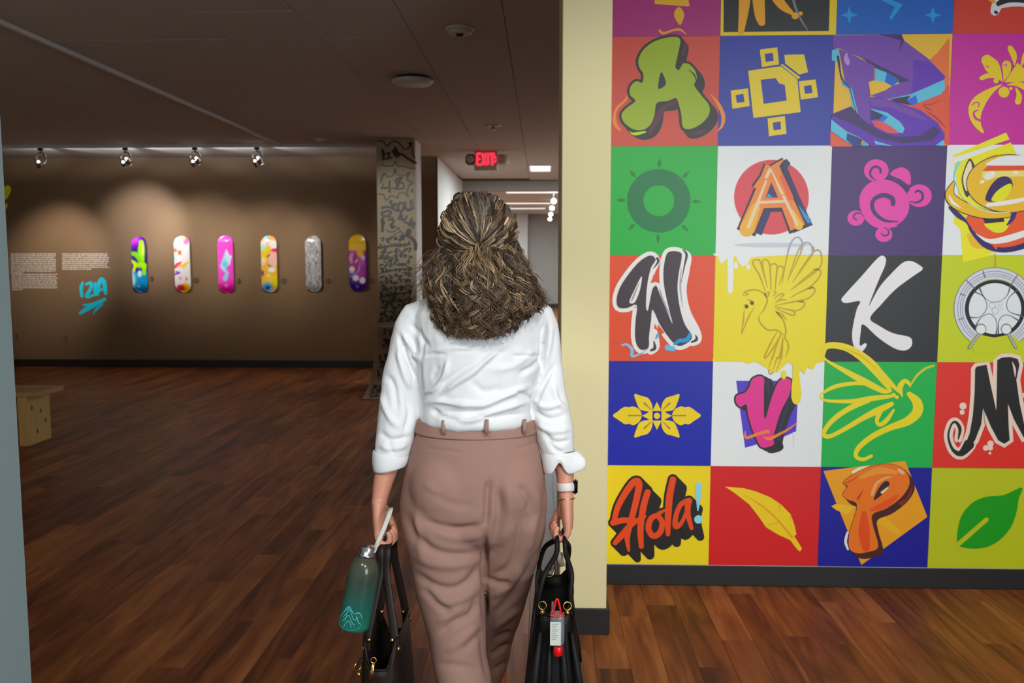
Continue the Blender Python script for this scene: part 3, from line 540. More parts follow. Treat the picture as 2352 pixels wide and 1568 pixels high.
# row 5
a = art(A9); HB = (20, 16, 12)
HS = [([(90, 650), (130, 500), (220, 340), (300, 245), (345, 270), (320, 420), (265, 640), (225, 800), (240, 945)], [50, 60, 66, 70, 70, 66, 62, 58, 30]), ([(100, 870), (190, 770), (270, 680), (400, 600)], [50, 66, 56, 40]), ([(80, 665), (180, 640), (330, 640)], [60, 60, 40]), ([(432, 355), (390, 500), (360, 720), (368, 905)], [64, 66, 64, 50]),
      ([(540, 585), (470, 620), (440, 720), (490, 800), (560, 760), (580, 660), (540, 585), (610, 535)], [46, 60, 60, 60, 60, 56, 50, 24]), ([(690, 225), (655, 400), (640, 620), (640, 780)], [66, 70, 66, 46]), ([(850, 440), (770, 480), (720, 600), (720, 700), (780, 660), (840, 520), (856, 440)], [60, 50, 50, 60, 40, 40, 60]), ([(850, 450), (840, 560), (880, 720)], [62, 56, 40])]
for k in range(5): a.strokes(HB, HS, 22, (22 * k, 22 * k))
a.strokes((206, 62, 2), HS); a.stroke((126, 192, 206), [(953, 285), (950, 400), (944, 540)], [66, 52, 12]).disc((126, 192, 206), 950, 630, 43); a.build('printed_word', PAN[5][0])
a = art(A9); a.poly((236, 184, 2), [(1222, 298), (1400, 312), (1530, 345), (1680, 405), (1790, 478), (1890, 580), (1930, 690), (1950, 785), (1925, 800), (1965, 860), (2006, 930), (1985, 958), (1955, 935), (1885, 842), (1760, 785), (1640, 712), (1570, 610), (1470, 480), (1330, 370)], False)
a.strokes((208, 134, 2), [([(1420, 385), (1600, 495), (1760, 640), (1905, 815)], [4, 14, 16, 18]), ([(1540, 350), (1530, 345)], 6), ([(1780, 480), (1775, 560)], [12, 3]), ([(1620, 700), (1790, 660)], [4, 8]), ([(1590, 490), (1560, 480)], 8), ([(1895, 590), (1880, 650)], [10, 3])]); a.build('printed_feather', PAN[5][1])
a = art(A10); PP = [(280, 290), (400, 190), (600, 100), (800, 75), (950, 120), (1030, 220), (1030, 330), (940, 460), (780, 580), (618, 650), (622, 780), (680, 1020), (560, 1080), (430, 1092), (350, 1030), (355, 850), (440, 550), (330, 480), (275, 420), (330, 330)]; PH = [(630, 490), (680, 360), (760, 270), (812, 300), (750, 400)]
a.poly((232, 144, 4), [(55, 155), (990, 40), (1245, 680), (490, 1230)], False).poly((226, 168, 14), [(145, 560), (200, 530), (420, 560), (330, 660), (200, 600)], False).poly((224, 160, 8), [(640, 740), (760, 680), (960, 860), (900, 880)], False)
shadowed(a, (58, 14, 8), PP, 10, [(20, 15), (38, 38), (55, 60)]); a.poly((120, 18, 8), [(900, 520), (1000, 470), (1080, 320), (1060, 420), (960, 560)], False); a.stroke((210, 204, 210), [(330, 860), (308, 960), (335, 1050)], [26, 32, 22]).stroke((232, 222, 176), [(400, 168), (470, 128), (560, 105)], [40, 36, 16])
a.stroke((70, 20, 6), spline(PP, 4, True) + [PP[0]], 10, False).poly((228, 104, 4), PP, holes=[PH]).poly((44, 14, 14), PH).stroke((226, 190, 150), [(725, 400), (790, 345)], [30, 20]).stroke((206, 66, 2), [(520, 640), (520, 850), (540, 1030)], [60, 130, 90]).stroke((214, 74, 2), [(900, 440), (760, 540), (600, 600)], [40, 80, 40]).stroke((234, 136, 30), [(480, 230), (680, 150), (880, 170)], [40, 80, 40]).stroke((228, 150, 84), [(612, 420), (660, 300), (760, 235), (830, 225)], [40, 34, 26, 12]).disc((236, 160, 110), 940, 160, 52, 22, 0.6).stroke((180, 60, 6), [(290, 300), (360, 270), (460, 210)], [10, 14, 4]).stroke((180, 60, 6), [(450, 470), (510, 370)], [30, 4]); a.build('printed_letter', PAN[5][2])
a = art(A10); a.poly((0, 138, 2), [(2326, 345), (2290, 480), (2262, 640), (2200, 800), (2080, 940), (1940, 1020), (1780, 1045), (1620, 1022), (1598, 1000), (1585, 960), (1592, 830), (1640, 660), (1760, 520), (1920, 450), (2120, 430)]).stroke((168, 176, 0), [(1596, 996), (1920, 712)], 52, False); a.build('printed_leaf', PAN[5][3])
# ---------------------------------------------------------------- gallery fittings
M_chrome = mat('brushed_chrome', rgb(205, 205, 208), 0.18, 1.0)
M_rail = mat('white_enamel_rail', rgb(186, 182, 178), 0.5)
M_metal = mat('dark_metal', rgb(70, 68, 66), 0.35, 1.0)
M_plastic = mat('white_plastic', rgb(205, 203, 196), 0.45, noise=0.02, nscale=20)
M_glow = mat('lit_lamp_lens', rgb(255, 250, 240), 0.3, emit=(1.0, 0.95, 0.86, 1), es=14.0)
M_band = mat('lit_ceiling_band', rgb(240, 240, 240), 0.4, emit=(1.0, 0.98, 0.95, 1), es=0.85)

YT = 10.42
t = thing('lighting_track', 'white lighting track along the ceiling in front of the brown wall', 'light track', (-4.5, YT, H))
obj('rail', boxm(-7.9, -1.95, YT - 0.016, YT + 0.016, H - 0.045, H, bevel=0.004), M_rail, t)
obj('end_cap', boxm(-1.95, -1.93, YT - 0.019, YT + 0.019, H - 0.048, H, bevel=0.004), M_metal, t)
t = thing('lighting_track', 'long empty pale track running away across the dark ceiling', 'light track', (-3.147, 7, H))
obj('rail', boxm(-3.147 - 0.017, -3.147 + 0.017, 3.4, YT - 0.03, H - 0.03, H, bevel=0.004), M_rail, t)
obj('end_cap', boxm(-3.147 - 0.02, -3.147 + 0.02, 3.37, 3.4, H - 0.033, H, bevel=0.004), M_metal, t)

TL_ = [(92, [(140, 600)], 'leftmost ring track light on the rail, above the text panels', [(165, (1, .90, .80))]),
       (287, [(332, 530), (420, 575)], 'second ring track light from the left, above the purple and lime deck', [(180, (.97, .96, 1.0)), (75, (1, .92, .84))]),
       (447, [(470, 560), (560, 590)], 'third ring track light from the left, above the white splashed deck', [(74, (1, .94, .86)), (58, (1, .92, .80))]),
       (590, [(630, 580), (740, 610)], 'rightmost ring track light, nearest the scrawled column', [(60, (1, .92, .80)), (62, (1, .91, .78))])]
for px, aims, lab, en in TL_:
    P = at(px, 330, YT); x = P.x; z0 = H - 0.045
    t = thing('track_light', lab, 'track light', (x, YT, z0), 'ring track lights on the rail')
    b = bmesh.new(); box(b, x - 0.03, x + 0.03, YT - 0.014, YT + 0.014, z0 - 0.03, z0, bevel=0.003); obj('adapter', b, M_metal, t)
    b = bmesh.new(); tube(b, [(x, YT, z0 - 0.03), (x, YT, z0 - 0.055)], 0.008, n=10); obj('stem', b, M_metal, t)
    cz = z0 - 0.055 - 0.075; b = bmesh.new()
    tube(b, [(x + 0.062 * math.sin(k * PI / 12), YT, cz + 0.08 * math.cos(k * PI / 12)) for k in range(24)], (0.006, 0.012), n=8, closed=True); obj('yoke', b, M_chrome, t, True)
    for k, ((ax, ay), (e, c)) in enumerate(zip(aims, en)):
        c0 = Vector((x + (-0.02 if k == 0 else 0.035), YT + 0.0, cz - (0.065 if k == 0 else 0.03))); tgt = at(ax, ay, YB); d = (tgt - c0).normalized()
        b = bmesh.new(); lathe(b, [(0.012, -0.06), (0.024, -0.05), (0.03, -0.01), (0.036, 0.03), (0.033, 0.034)], axis_matrix(c0, d), 20); h = obj('lamp_head', b, M_chrome, t, True)
        b = bmesh.new(); lathe(b, [(0.031, 0.0335), (0.031, 0.036)], axis_matrix(c0, d), 20); obj('lens', b, M_glow, h)
        b = bmesh.new(); ball(b, c0 - d * 0.052 + Vector((0, -0.012, -0.004)), 0.013, 10); obj('lamp_rear_glow', b, M_glow, h)  # glowing bead stands in for lamp glow seen from behind
        lamp('SPOT', 'track_spot', c0 + d * 0.06, tgt, e, c, 56, 1.0, 0.07)
    for sx in (-1, 1):
        q0 = Vector((x + sx * 0.11, YT + 0.03, cz)); lamp('SPOT', 'track_backlight', q0, q0 + Vector((sx * 0.62, 0.72, 0.72)), {92: 16, 287: 26, 447: 22, 590: 17}[px], (0.92, 0.95, 1.0), 90, 0.4, 0.01)

# skateboard decks, graphic side out
def paint(n, m, base):
    return np.tile(np.array(base, float), (m, n, 1))
def grid(x0, x1, y0, y1, n, m): return np.meshgrid(np.linspace(x0, x1, n), np.linspace(y0, y1, m))
class Pic:
    def __init__(s, x0, x1, y0, y1, n, m, base): s.X, s.Y = grid(x0, x1, y0, y1, n, m); s.C = paint(n, m, base)
    def mix(s, c, a): s.C = s.C * (1 - a[..., None]) + np.array(c, float) * a[..., None]; return s
    def disc(s, c, x, y, rx, ry=None, rot=0.0, soft=0.25):
        ry = ry or rx; dx, dy = s.X - x, s.Y - y; co, si = math.cos(rot), math.sin(rot)
        q = np.sqrt(((dx * co + dy * si) / rx) ** 2 + ((dy * co - dx * si) / ry) ** 2); return s.mix(c, np.clip((1 + soft / 2 - q) / soft, 0, 1))
    def line(s, c, pts, w, soft=0.5):
        D = np.full(s.X.shape, 1e9)
        ws = w if isinstance(w, (list, tuple)) else [w] * len(pts)
        for (xa, ya), (xb, yb), wa, wb in zip(pts[:-1], pts[1:], ws[:-1], ws[1:]):
            t = np.clip(((s.X - xa) * (xb - xa) + (s.Y - ya) * (yb - ya)) / max(1e-6, (xb - xa) ** 2 + (yb - ya) ** 2), 0, 1)
            D = np.minimum(D, np.hypot(s.X - xa - t * (xb - xa), s.Y - ya - t * (yb - ya)) / (0.5 * (wa + (wb - wa) * t)))
        return s.mix(c, np.clip((1 + soft / 2 - D) / soft, 0, 1))
    def ramp(s, c, y0, y1): return s.mix(c, np.clip((s.Y - y0) / (y1 - y0), 0, 1))
Z1 = lambda x, y: (280 + x * 300 / 2352, 520 + y * 300 / 2352)
Z2 = lambda x, y: (580 + x * 300 / 2352, 520 + y * 300 / 2352)
def zz(Z, L): return [Z(*p) for p in L]
K = 300 / 2352
def deck(i, x0, x1, y0, y1, pic, label):
    Yd = YB - 0.055; A = at(x0, y0, Yd); B = at(x1, y1, Yd); n, m = 30, 100
    cx, w = (A.x + B.x) / 2, (B.x - A.x) / 2; z1, z0 = A.z, B.z; L = z1 - z0
    def kick(z):
        e = max(0.0, 0.16 - (z - z0) / L, (z - z0) / L - 0.84) / 0.16
        return 0.045 * e * e
    def half(z):
        d = min(z - z0, z1 - z); r = w * 1.02
        return w if d >= r else w * math.sqrt(max(0.0, 1 - ((r - d) / r) ** 2))
    V, Fa = [], []
    for side in (0, 1):
        for j in range(m):
            z = z1 - L * j / (m - 1); h = max(half(z), 0.004)
            for k in range(n):
                u = -1 + 2 * k / (n - 1)
                V.append((cx + u * h, Yd + kick(z) - 0.010 * u * u * (1 - 0.0) + 0.010 + side * 0.011, z))
    q = m * n
    for j in range(m - 1):
        for k in range(n - 1):
            a = j * n + k; Fa.append((a, a + 1, a + n + 1, a + n)[::-1]); Fa.append((q + a, q + a + 1, q + a + n + 1, q + a + n))
    rim = [j * n for j in range(m)] + [(m - 1) * n + k for k in range(1, n)] + [j * n + n - 1 for j in range(m - 2, -1, -1)] + [k for k in range(n - 2, 0, -1)]
    for a, c in zip(rim, rim[1:] + rim[:1]): Fa.append((a, c, q + c, q + a))
    t = thing('skateboard_deck', label, 'skateboard', (cx, YB, (z0 + z1) / 2), 'skateboard decks hung on the brown wall')
    me = bpy.data.meshes.new('board'); me.from_pydata(V, [], Fa)
    ca = me.color_attributes.new('graphic', 'FLOAT_COLOR', 'POINT'); co = np.ones((2 * q, 4))
    # sample the painted graphic at the deck's own points
    for a in range(q):
        X, Yp = pix(V[a]); gi = int(round((X - x0) / (x1 - x0) * (pic.C.shape[1] - 1))); gj = int(round((Yp - y0) / (y1 - y0) * (pic.C.shape[0] - 1)))
        c = pic.C[min(max(gj, 0), pic.C.shape[0] - 1), min(max(gi, 0), pic.C.shape[1] - 1)]; co[a, :3] = [lin(max(0, min(235, v))) for v in c]
    co[q:, :3] = lin(120), lin(86), lin(50)
    ca.data.foreach_set('color', co.ravel()); obj('board', me, deckmat(), t, True)
    for z in (z1 - 0.2, z0 + 0.2):
        obj('wall_hook', boxm(cx - 0.02, cx + 0.02, Yd + 0.012, YB, z - 0.012, z + 0.012, bevel=0.003), M_metal, t)
def deckmat():
    if 'deck_print' in MATS: return MATS['deck_print']
    m = mat('deck_print', (1, 1, 1, 1), 0.24, coat=0.45); nt = m.node_tree; v = nt.nodes.new('ShaderNodeVertexColor'); v.layer_name = 'graphic'
    nt.links.new(v.outputs[0], nt.nodes['Principled BSDF'].inputs['Base Color']); nt.nodes['Principled BSDF'].inputs['Coat Roughness'].default_value = 0.08; return m
def pic(x0, x1, y0, y1, base): return Pic(x0, x1, y0, y1, 90, 270, base)
p = pic(300, 340, 543, 671, (70, 18, 140)); p.disc((190, 40, 215), *Z1(200, 230), 130 * K, 110 * K, soft=0.9).ramp((40, 20, 120), 565, 585)
p.mix((0, 150, 205), np.clip((p.Y - 618) / 8, 0, 1)).mix((0, 60, 160), np.clip(1 - np.hypot((p.X - Z1(270, 0)[0]) / 9, (p.Y - Z1(0, 790)[1]) / 9), 0, 1)).disc((190, 225, 225), *Z1(190, 980), 60 * K, 160 * K, soft=1.0).ramp((0, 90, 165), 650, 680)
p.line((150, 220, 20), zz(Z1, [(350, 290), (350, 420), (350, 640)]), [90 * K, 130 * K, 110 * K]).line((120, 205, 30), zz(Z1, [(160, 480), (250, 500), (330, 620)]), [60 * K, 90 * K, 60 * K]).line((160, 225, 20), zz(Z1, [(180, 620), (280, 700), (400, 700), (400, 850)]), [50 * K, 90 * K, 100 * K, 60 * K])
p.line((200, 240, 90), zz(Z1, [(370, 330), (375, 500)]), 40 * K, 1.0).line((235, 220, 30), zz(Z1, [(220, 640), (235, 700), (215, 800)]), [30 * K, 50 * K, 6]).disc((225, 235, 240), *Z1(320, 850), 38 * K, 60 * K, soft=0.6).disc((60, 20, 130), *Z1(175, 560), 40 * K, 30 * K).disc((150, 205, 220), *Z1(305, 1075), 22 * K, soft=0.7)
deck(0, 300, 340, 543, 671, p, 'purple, lime green and blue skateboard deck, nearest the text panels')
p = pic(398, 439, 541, 671, (232, 228, 226)); p.disc((245, 110, 190), *Z1(1150, 230), 62 * K, 90 * K, soft=0.5).disc((245, 205, 110), *Z1(1110, 210), 30 * K, 50 * K, soft=0.8).disc((240, 120, 70), *Z1(955, 430), 40 * K, 40 * K, soft=0.7).disc((235, 110, 70), *Z1(1040, 470), 34 * K, 44 * K, soft=0.6)
p.disc((170, 225, 230), *Z1(950, 560), 40 * K, 80 * K, soft=1).line((240, 60, 100), zz(Z1, [(950, 730), (1000, 690), (1070, 640)]), [60 * K, 70 * K, 20 * K]).line((245, 200, 40), zz(Z1, [(1020, 710), (1110, 710), (1200, 640)]), [30 * K, 60 * K, 30 * K]).line((150, 60, 190), zz(Z1, [(960, 860), (1030, 830)]), [34 * K, 44 * K]).disc((90, 130, 225), *Z1(985, 815), 26 * K, 18 * K, soft=0.6)
p.disc((240, 150, 215), *Z1(1050, 930), 28 * K, 30 * K, soft=1).disc((240, 110, 160), *Z1(1165, 945), 20 * K, 30 * K, soft=0.8).disc((245, 190, 20), *Z1(1140, 1120), 90 * K, 100 * K, soft=0.5).disc((225, 20, 50), *Z1(1060, 1105), 70 * K, 55 * K, soft=0.6).disc((240, 60, 100), *Z1(1050, 1100), 26 * K, 16 * K, soft=0.8)
deck(1, 398, 439, 541, 671, p, 'white skateboard deck with red and yellow splashes, second from the text')
p = pic(498, 538, 540, 672, (244, 70, 200)); p.ramp((215, 0, 150), 640, 668)
p.line((150, 205, 240), zz(Z1, [(1880, 420), (1860, 560), (1800, 720), (1900, 840), (1860, 940)]), [20 * K, 70 * K, 70 * K, 60 * K, 90 * K]).line((190, 215, 240), zz(Z1, [(1880, 420), (1900, 540), (1960, 540), (1900, 650), (1830, 740)]), [16 * K, 90 * K, 40 * K, 110 * K, 60 * K]).disc((90, 200, 240), *Z1(1860, 680), 46 * K, 60 * K, soft=0.8).disc((244, 70, 200), *Z1(1940, 800), 24 * K, 40 * K, soft=0.6).disc((235, 110, 205), *Z1(1880, 1060), 34 * K, soft=0.5)
deck(2, 498, 538, 540, 672, p, 'hot pink skateboard deck with a pale blue winged figure')
p = pic(598, 638, 540, 671, (250, 180, 40)); p.disc((130, 215, 225), *Z2(260, 200), 60 * K, 60 * K, soft=0.4).disc((245, 160, 90), *Z2(360, 220), 60 * K, 60 * K, soft=0.5).disc((235, 195, 235), *Z2(250, 280), 50 * K, 60 * K, soft=0.7).disc((225, 235, 235), *Z2(190, 330), 60 * K, 70 * K, soft=0.7).disc((170, 230, 215), *Z2(190, 400), 60 * K, 60 * K, soft=0.8).disc((245, 240, 240), *Z2(370, 330), 80 * K, 80 * K, soft=0.4)
p.disc((225, 20, 150), *Z2(400, 430), 60 * K, 34 * K, soft=0.5).disc((245, 185, 175), *Z2(370, 600), 85 * K, 150 * K, soft=0.3).line((90, 80, 90), zz(Z2, [(270, 540), (310, 510)]), [30 * K, 20 * K]).line((90, 85, 110), zz(Z2, [(280, 690), (350, 730)]), [24 * K, 16 * K]).line((250, 200, 30), zz(Z2, [(300, 380), (200, 480), (180, 620)]), [60 * K, 90 * K, 70 * K]).disc((245, 220, 190), *Z2(200, 610), 40 * K, 50 * K, soft=1).disc((240, 195, 190), *Z2(190, 670), 34 * K, soft=1)
p.disc((240, 240, 240), *Z2(345, 780), 65 * K, 46 * K, soft=0.5).disc((130, 50, 130), *Z2(180, 840), 26 * K, 50 * K, soft=0.7).disc((250, 205, 40), *Z2(340, 930), 110 * K, 70 * K, soft=0.8).disc((250, 215, 150), *Z2(290, 880), 30 * K, soft=0.8).disc((205, 215, 0), *Z2(430, 1020), 40 * K, 110 * K, soft=0.6).disc((90, 170, 235), *Z2(270, 1090), 90 * K, 90 * K, soft=0.4).disc((20, 90, 180), *Z2(280, 1100), 50 * K, 34 * K, soft=0.6).disc((190, 205, 240), *Z2(350, 1140), 50 * K, 40 * K, soft=0.8)
deck(3, 598, 638, 540, 671, p, 'orange and yellow skateboard deck with pink and blue patches')
p = pic(700, 739, 540, 670, (168, 170, 176)); rr = random.Random(5)
for k in range(210):
    x, y = rr.uniform(699, 740), rr.uniform(538, 672); a = math.radians(rr.choice((55, 62, 118, 125, 70)) + rr.uniform(-10, 10)); l = rr.uniform(5, 12); g = rr.choice((70, 84, 110, 205, 220, 230))
    p.line((g, g + 2, g + 6), [(x, y), (x + l * math.cos(a), y + l * math.sin(a))], [rr.uniform(0.9, 1.6), 0.5])
deck(4, 700, 739, 540, 670, p, 'grey skateboard deck covered in fine hatched lines')
p = pic(800, 842, 538, 670, (60, 0, 140)); p.mix((236, 190, 0), np.clip((Z2(0, 440)[1] - p.Y) / 3 + 0.5, 0, 1)).mix((226, 150, 10), np.clip((p.Y - 570) / 8, 0, 1) * (p.Y < Z2(0, 450)[1]))
p.mix((150, 10, 170), ((p.Y > Z2(0, 445)[1]) & (p.Y < Z2(0, 900)[1])) * 1.0).disc((240, 175, 0), *Z2(1930, 480), 70 * K, 80 * K, soft=0.5).disc((225, 150, 215), *Z2(1790, 570), 60 * K, 110 * K, soft=0.8).disc((140, 0, 150), *Z2(1850, 600), 45 * K, 120 * K, soft=0.6).line((215, 190, 130), zz(Z2, [(1860, 640), (1890, 590)]), [40 * K, 26 * K]).disc((190, 60, 205), *Z2(1960, 640), 60 * K, 70 * K, soft=0.8).disc((220, 200, 225), *Z2(1990, 560), 34 * K, 46 * K, soft=0.7)
p.disc((190, 0, 120), *Z2(1830, 730), 60 * K, 60 * K, soft=0.8).disc((235, 240, 240), *Z2(1790, 770), 52 * K, 55 * K, soft=0.4).disc((120, 200, 220), *Z2(1790, 830), 46 * K, 22 * K, soft=0.8).line((200, 170, 225), zz(Z2, [(1930, 700), (1920, 780), (1860, 850)]), [10 * K, 26 * K, 16 * K]).disc((170, 0, 175), *Z2(1970, 850), 60 * K, 80 * K, soft=0.6).line((130, 120, 200), zz(Z2, [(1760, 900), (1850, 870)]), [40 * K, 20 * K]).disc((240, 238, 245), *Z2(1860, 925), 62 * K, 55 * K, soft=0.35).disc((240, 238, 245), *Z2(1980, 970), 55 * K, 60 * K, soft=0.35).disc((120, 90, 205), *Z2(1890, 1080), 36 * K, soft=0.6)
deck(5, 800, 842, 538, 670, p, 'yellow topped purple skateboard deck, nearest the scrawled column')

WALLFN = lambda x, y: at(x, y, YB)
for k, (x, y) in enumerate(((349, 640), (451, 644), (550, 646), (652, 646), (755, 646), (855, 646))):
    a = Art(WALLFN, start=0.001); w = (4.5, 7, 4, 7, 7, 6)[k]
    a.disc((44, 34, 24), x, y, w, 6.5, hole=0.72, n=20); a.stroke((36, 28, 20), [(x - 0.5, y - 3), (x + 0.8, y), (x, y + 3.5)], [2, 2.5, 2])
    tag(a.build('wall_label', None), 'small dark number mark on the wall right of the ' + ('purple and lime', 'white splashed', 'hot pink', 'orange and yellow', 'grey hatched', 'yellow topped')[k] + ' deck', 'label', 'number marks beside the decks')

# wall text: lines of small print too far away to read
t = thing('wall_text', 'two columns of small white printed text on the brown wall', 'text', tuple(at(140, 620, YB)))
rr = random.Random(3)
for x0, x1, y0, rows, last in ((25, 131, 583, 11, 28), (27, 134, 630, 9, 26), (143, 251, 583, 9, 66)):
    a = Art(WALLFN, start=0.001)
    for r in range(rows):
        y = y0 + r * 4.35 + 0.0; xe = x0 + last if r == rows - 1 else x1 - rr.uniform(0, 4); x = x0 + 0.25 * r * (x0 < 100) * 0.3
        while x < xe - 2:
            w = min(rr.uniform(3, 11), xe - x); q = x
            while q < x + w - 0.6:
                g = rr.uniform(0.7, 1.3); h = rr.choice((0.95, 0.95, 1.3)); z = a.z; a.poly((232, 226, 220), [(q, y - h), (q + g, y - h), (q + g, y + 0.95), (q, y + 0.95)], False); a.z = z; q += g + 0.3
            x += w + 1.3
    o = a.build('paragraph', t); o['kind'] = 'stuff'
def izia(a, c, fn):
    for q, w in (([(20, 195), (12, 105), (28, 50)], [30, 34, 20]), ([(62, 70), (120, 55), (112, 120), (70, 200), (140, 190)], [22, 34, 34, 36, 22]), ([(165, 60), (160, 180)], [30, 34]), ([(190, 180), (205, 60), (235, 18), (265, 70), (275, 165)], [30, 40, 46, 44, 34]), ([(205, 130), (270, 120)], [26, 26])):
        z = a.z; a.stroke(c, [fn(*p) for p in q], [v * fn.s for v in w]); a.z = z + a.step * 0.3
class SC:
    def __init__(s, x, y, k): s.x, s.y, s.s = x, y, k
    def __call__(s, x, y): return (s.x + x * s.s, s.y + y * s.s)
a = Art(WALLFN, start=0.001, white=0.45); izia(a, (6, 150, 205), SC(184, 638, 0.2128))
f = SC(0, 500, 0.2126)
a.stroke((6, 150, 205), [f(*p) for p in [(870, 1030), (960, 970), (1060, 920), (1140, 880)]], [7, 11, 9, 5]).stroke((6, 140, 190), [f(*p) for p in [(1005, 1040), (1050, 980), (1110, 930)]], [2, 6, 4]).stroke((6, 150, 205), [f(*p) for p in [(900, 940), (1000, 930), (1130, 870)]], [3, 5, 3])
tag(a.build('painted_signature', None), 'bright blue brushed lettering with underline low on the brown wall', 'lettering')
a = Art(WALLFN, start=0.001, white=0.22)
a.poly((190, 160, 0), [(17, 425.5), (23, 428), (25.4, 434), (23, 444), (18, 453), (13.5, 458.5), (10.5, 452), (8.5, 440), (10, 430)]).poly((175, 160, 0), [(16, 467), (17.5, 470), (15, 478), (11, 482), (9, 474)])
tag(a.build('painted_mark', None), 'yellow painted teardrop mark at the left end of the brown wall', 'painting')
for x, y, lab in ((40, 772, 'brown wall outlet plate by the grey wall edge'), (152, 776, 'brown wall outlet plate below the blue lettering')):
    P = at(x, y, YB); t = thing('wall_outlet', lab, 'outlet', tuple(P), 'outlet plates low on the brown wall')
    obj('plate', boxm(P.x - 0.036, P.x + 0.036, YB - 0.006, YB, P.z - 0.058, P.z + 0.058, bevel=0.003), M_brown, t)
    for dz in (-0.02, 0.02): obj('socket', boxm(P.x - 0.016, P.x + 0.016, YB - 0.008, YB - 0.004, P.z + dz - 0.013, P.z + dz + 0.013, bevel=0.002), mat('outlet_brown', rgb(84, 66, 46), 0.5), t)

# ---------------------------------------------------------------- scrawled column
YC = 10.053; cx0 = at(868, 600, YC).x; cx1 = at(956, 600, YC).x
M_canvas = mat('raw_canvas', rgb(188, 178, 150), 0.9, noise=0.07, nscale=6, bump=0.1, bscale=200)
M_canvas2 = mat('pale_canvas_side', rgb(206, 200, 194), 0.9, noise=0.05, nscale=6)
t = thing('scrawled_column', 'square column wrapped in canvas covered with black marker lettering', 'column', ((cx0 + cx1) / 2, YC + 0.25, 0))
obj('core', boxm(cx0 + 0.01, cx1 - 0.01, YC + 0.012, YC + 0.46, 0, H, bevel=0.01), M_white, t)
zlow = at(900, 748, YC).z
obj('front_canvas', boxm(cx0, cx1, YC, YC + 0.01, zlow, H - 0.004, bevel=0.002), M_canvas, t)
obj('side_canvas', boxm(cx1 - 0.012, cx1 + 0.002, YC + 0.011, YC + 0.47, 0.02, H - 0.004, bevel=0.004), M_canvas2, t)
a = Art(lambda x, y: at(860 + x * 0.15945, 310 + y * 0.15945, YC), start=0.001); a.wide = 1.35; INK = (26, 26, 26); IN2 = (62, 64, 58); IN3 = (48, 54, 62)
a.strokes(IN2, [([(45, 85), (130, 95), (180, 165), (230, 110), (310, 90), (390, 150), (420, 200), (480, 190), (540, 170), (545, 260), (580, 320)], 16), ([(90, 420), (180, 450), (280, 430), (300, 380), (340, 440), (440, 450), (520, 480), (590, 480)], 14), ([(90, 690), (130, 560), (200, 600), (270, 580), (300, 500), (330, 570), (440, 580), (500, 540), (470, 640), (550, 690), (490, 740), (470, 860), (480, 880)], [12, 26, 14, 14, 26, 14, 14, 24, 20, 26, 20, 20, 26]), ([(60, 850), (130, 860), (170, 940), (230, 880), (300, 890), (330, 910), (350, 840), (420, 830), (470, 880)], 15), ([(240, 1490), (300, 1430), (360, 1400)], 12), ([(180, 1360), (200, 1390), (280, 1390), (350, 1330), (360, 1370), (430, 1430)], 14)])
a.strokes(INK, [([(120, 215), (135, 350)], 30), ([(160, 275), (220, 255), (190, 330), (160, 345), (250, 325)], 20), ([(270, 230), (320, 310)], 32), ([(300, 190), (350, 290)], 34), ([(330, 270), (400, 280), (480, 340), (590, 400)], [22, 26, 28, 30]), ([(100, 770), (200, 755), (110, 770), (130, 710)], [16, 22, 12, 14]), ([(215, 670), (225, 820), (205, 800)], 20), ([(250, 760), (300, 770), (325, 720), (310, 650), (400, 610), (350, 680), (330, 780)], [14, 20, 20, 24, 18, 26, 20]), ([(340, 690), (410, 690), (420, 760), (350, 780)], 18)])
st = []
for k in range(10):
    th = -PI / 2 + k * PI / 5; r = 52 if k % 2 == 0 else 22; st.append((520 + r * math.cos(th), 130 + r * math.sin(th)))
a.poly(INK, st, False); a.disc(IN2, 545, 800, 24, 30)
a.strokes(IN3, [([(110, 1050), (200, 1035), (280, 1060), (230, 960), (250, 950)], [28, 26, 26, 30, 20]), ([(120, 1120), (200, 1090), (240, 1120), (180, 1170), (110, 1150), (110, 1110)], 24), ([(300, 1000), (270, 1050), (320, 1090), (340, 1010), (290, 990)], 24), ([(360, 980), (340, 1060), (390, 1100), (430, 1000), (360, 975)], 26), ([(440, 980), (440, 1050), (500, 1080), (550, 1050)], 34), ([(520, 940), (530, 1030), (570, 1050)], 20), ([(550, 930), (560, 1010)], 14),
    ([(380, 1130), (350, 1210)], 24), ([(400, 1160), (390, 1220), (440, 1210)], 22), ([(470, 1170), (430, 1240), (490, 1270)], 22), ([(540, 1200), (490, 1300), (560, 1250), (530, 1310)], 24), ([(580, 1270), (560, 1340)], 22), ([(120, 1200), (115, 1380)], 34), ([(200, 1220), (280, 1230), (240, 1320), (300, 1320)], 24), ([(210, 1180), (270, 1190)], 16)])
a.strokes(INK, [([(500, 1380), (480, 1440), (540, 1490), (590, 1560), (590, 1640)], [56, 50, 40, 40, 36]), ([(240, 1290), (260, 1330)], 36), ([(110, 1240), (130, 1270)], 40)])
rr = random.Random(11)
for j in range(14):      # rows of slanting marker scrawl further down
    y = 1500 + j * 88; xe = 560 - 8 * j
    for k in range(7):
        x = 80 + k * 66 + rr.uniform(-12, 12); c = rr.choice((INK, IN2, IN3, IN3))
        pts = [(x, y + rr.uniform(-30, 30) - k * 5), (x + rr.uniform(20, 60), y + rr.uniform(-40, 40) - k * 5), (x + rr.uniform(-20, 50), y + rr.uniform(10, 60) - k * 5), (x + rr.uniform(30, 80), y + rr.uniform(-10, 50) - k * 5)]
        a.stroke(c, pts, [rr.uniform(8, 14), rr.uniform(14, 26), rr.uniform(12, 24), 8])
    if j % 4 == 1: a.stroke(IN2, [(80, y + 50), (250, y + 10), (520, y - 30)], [10, 18, 8])
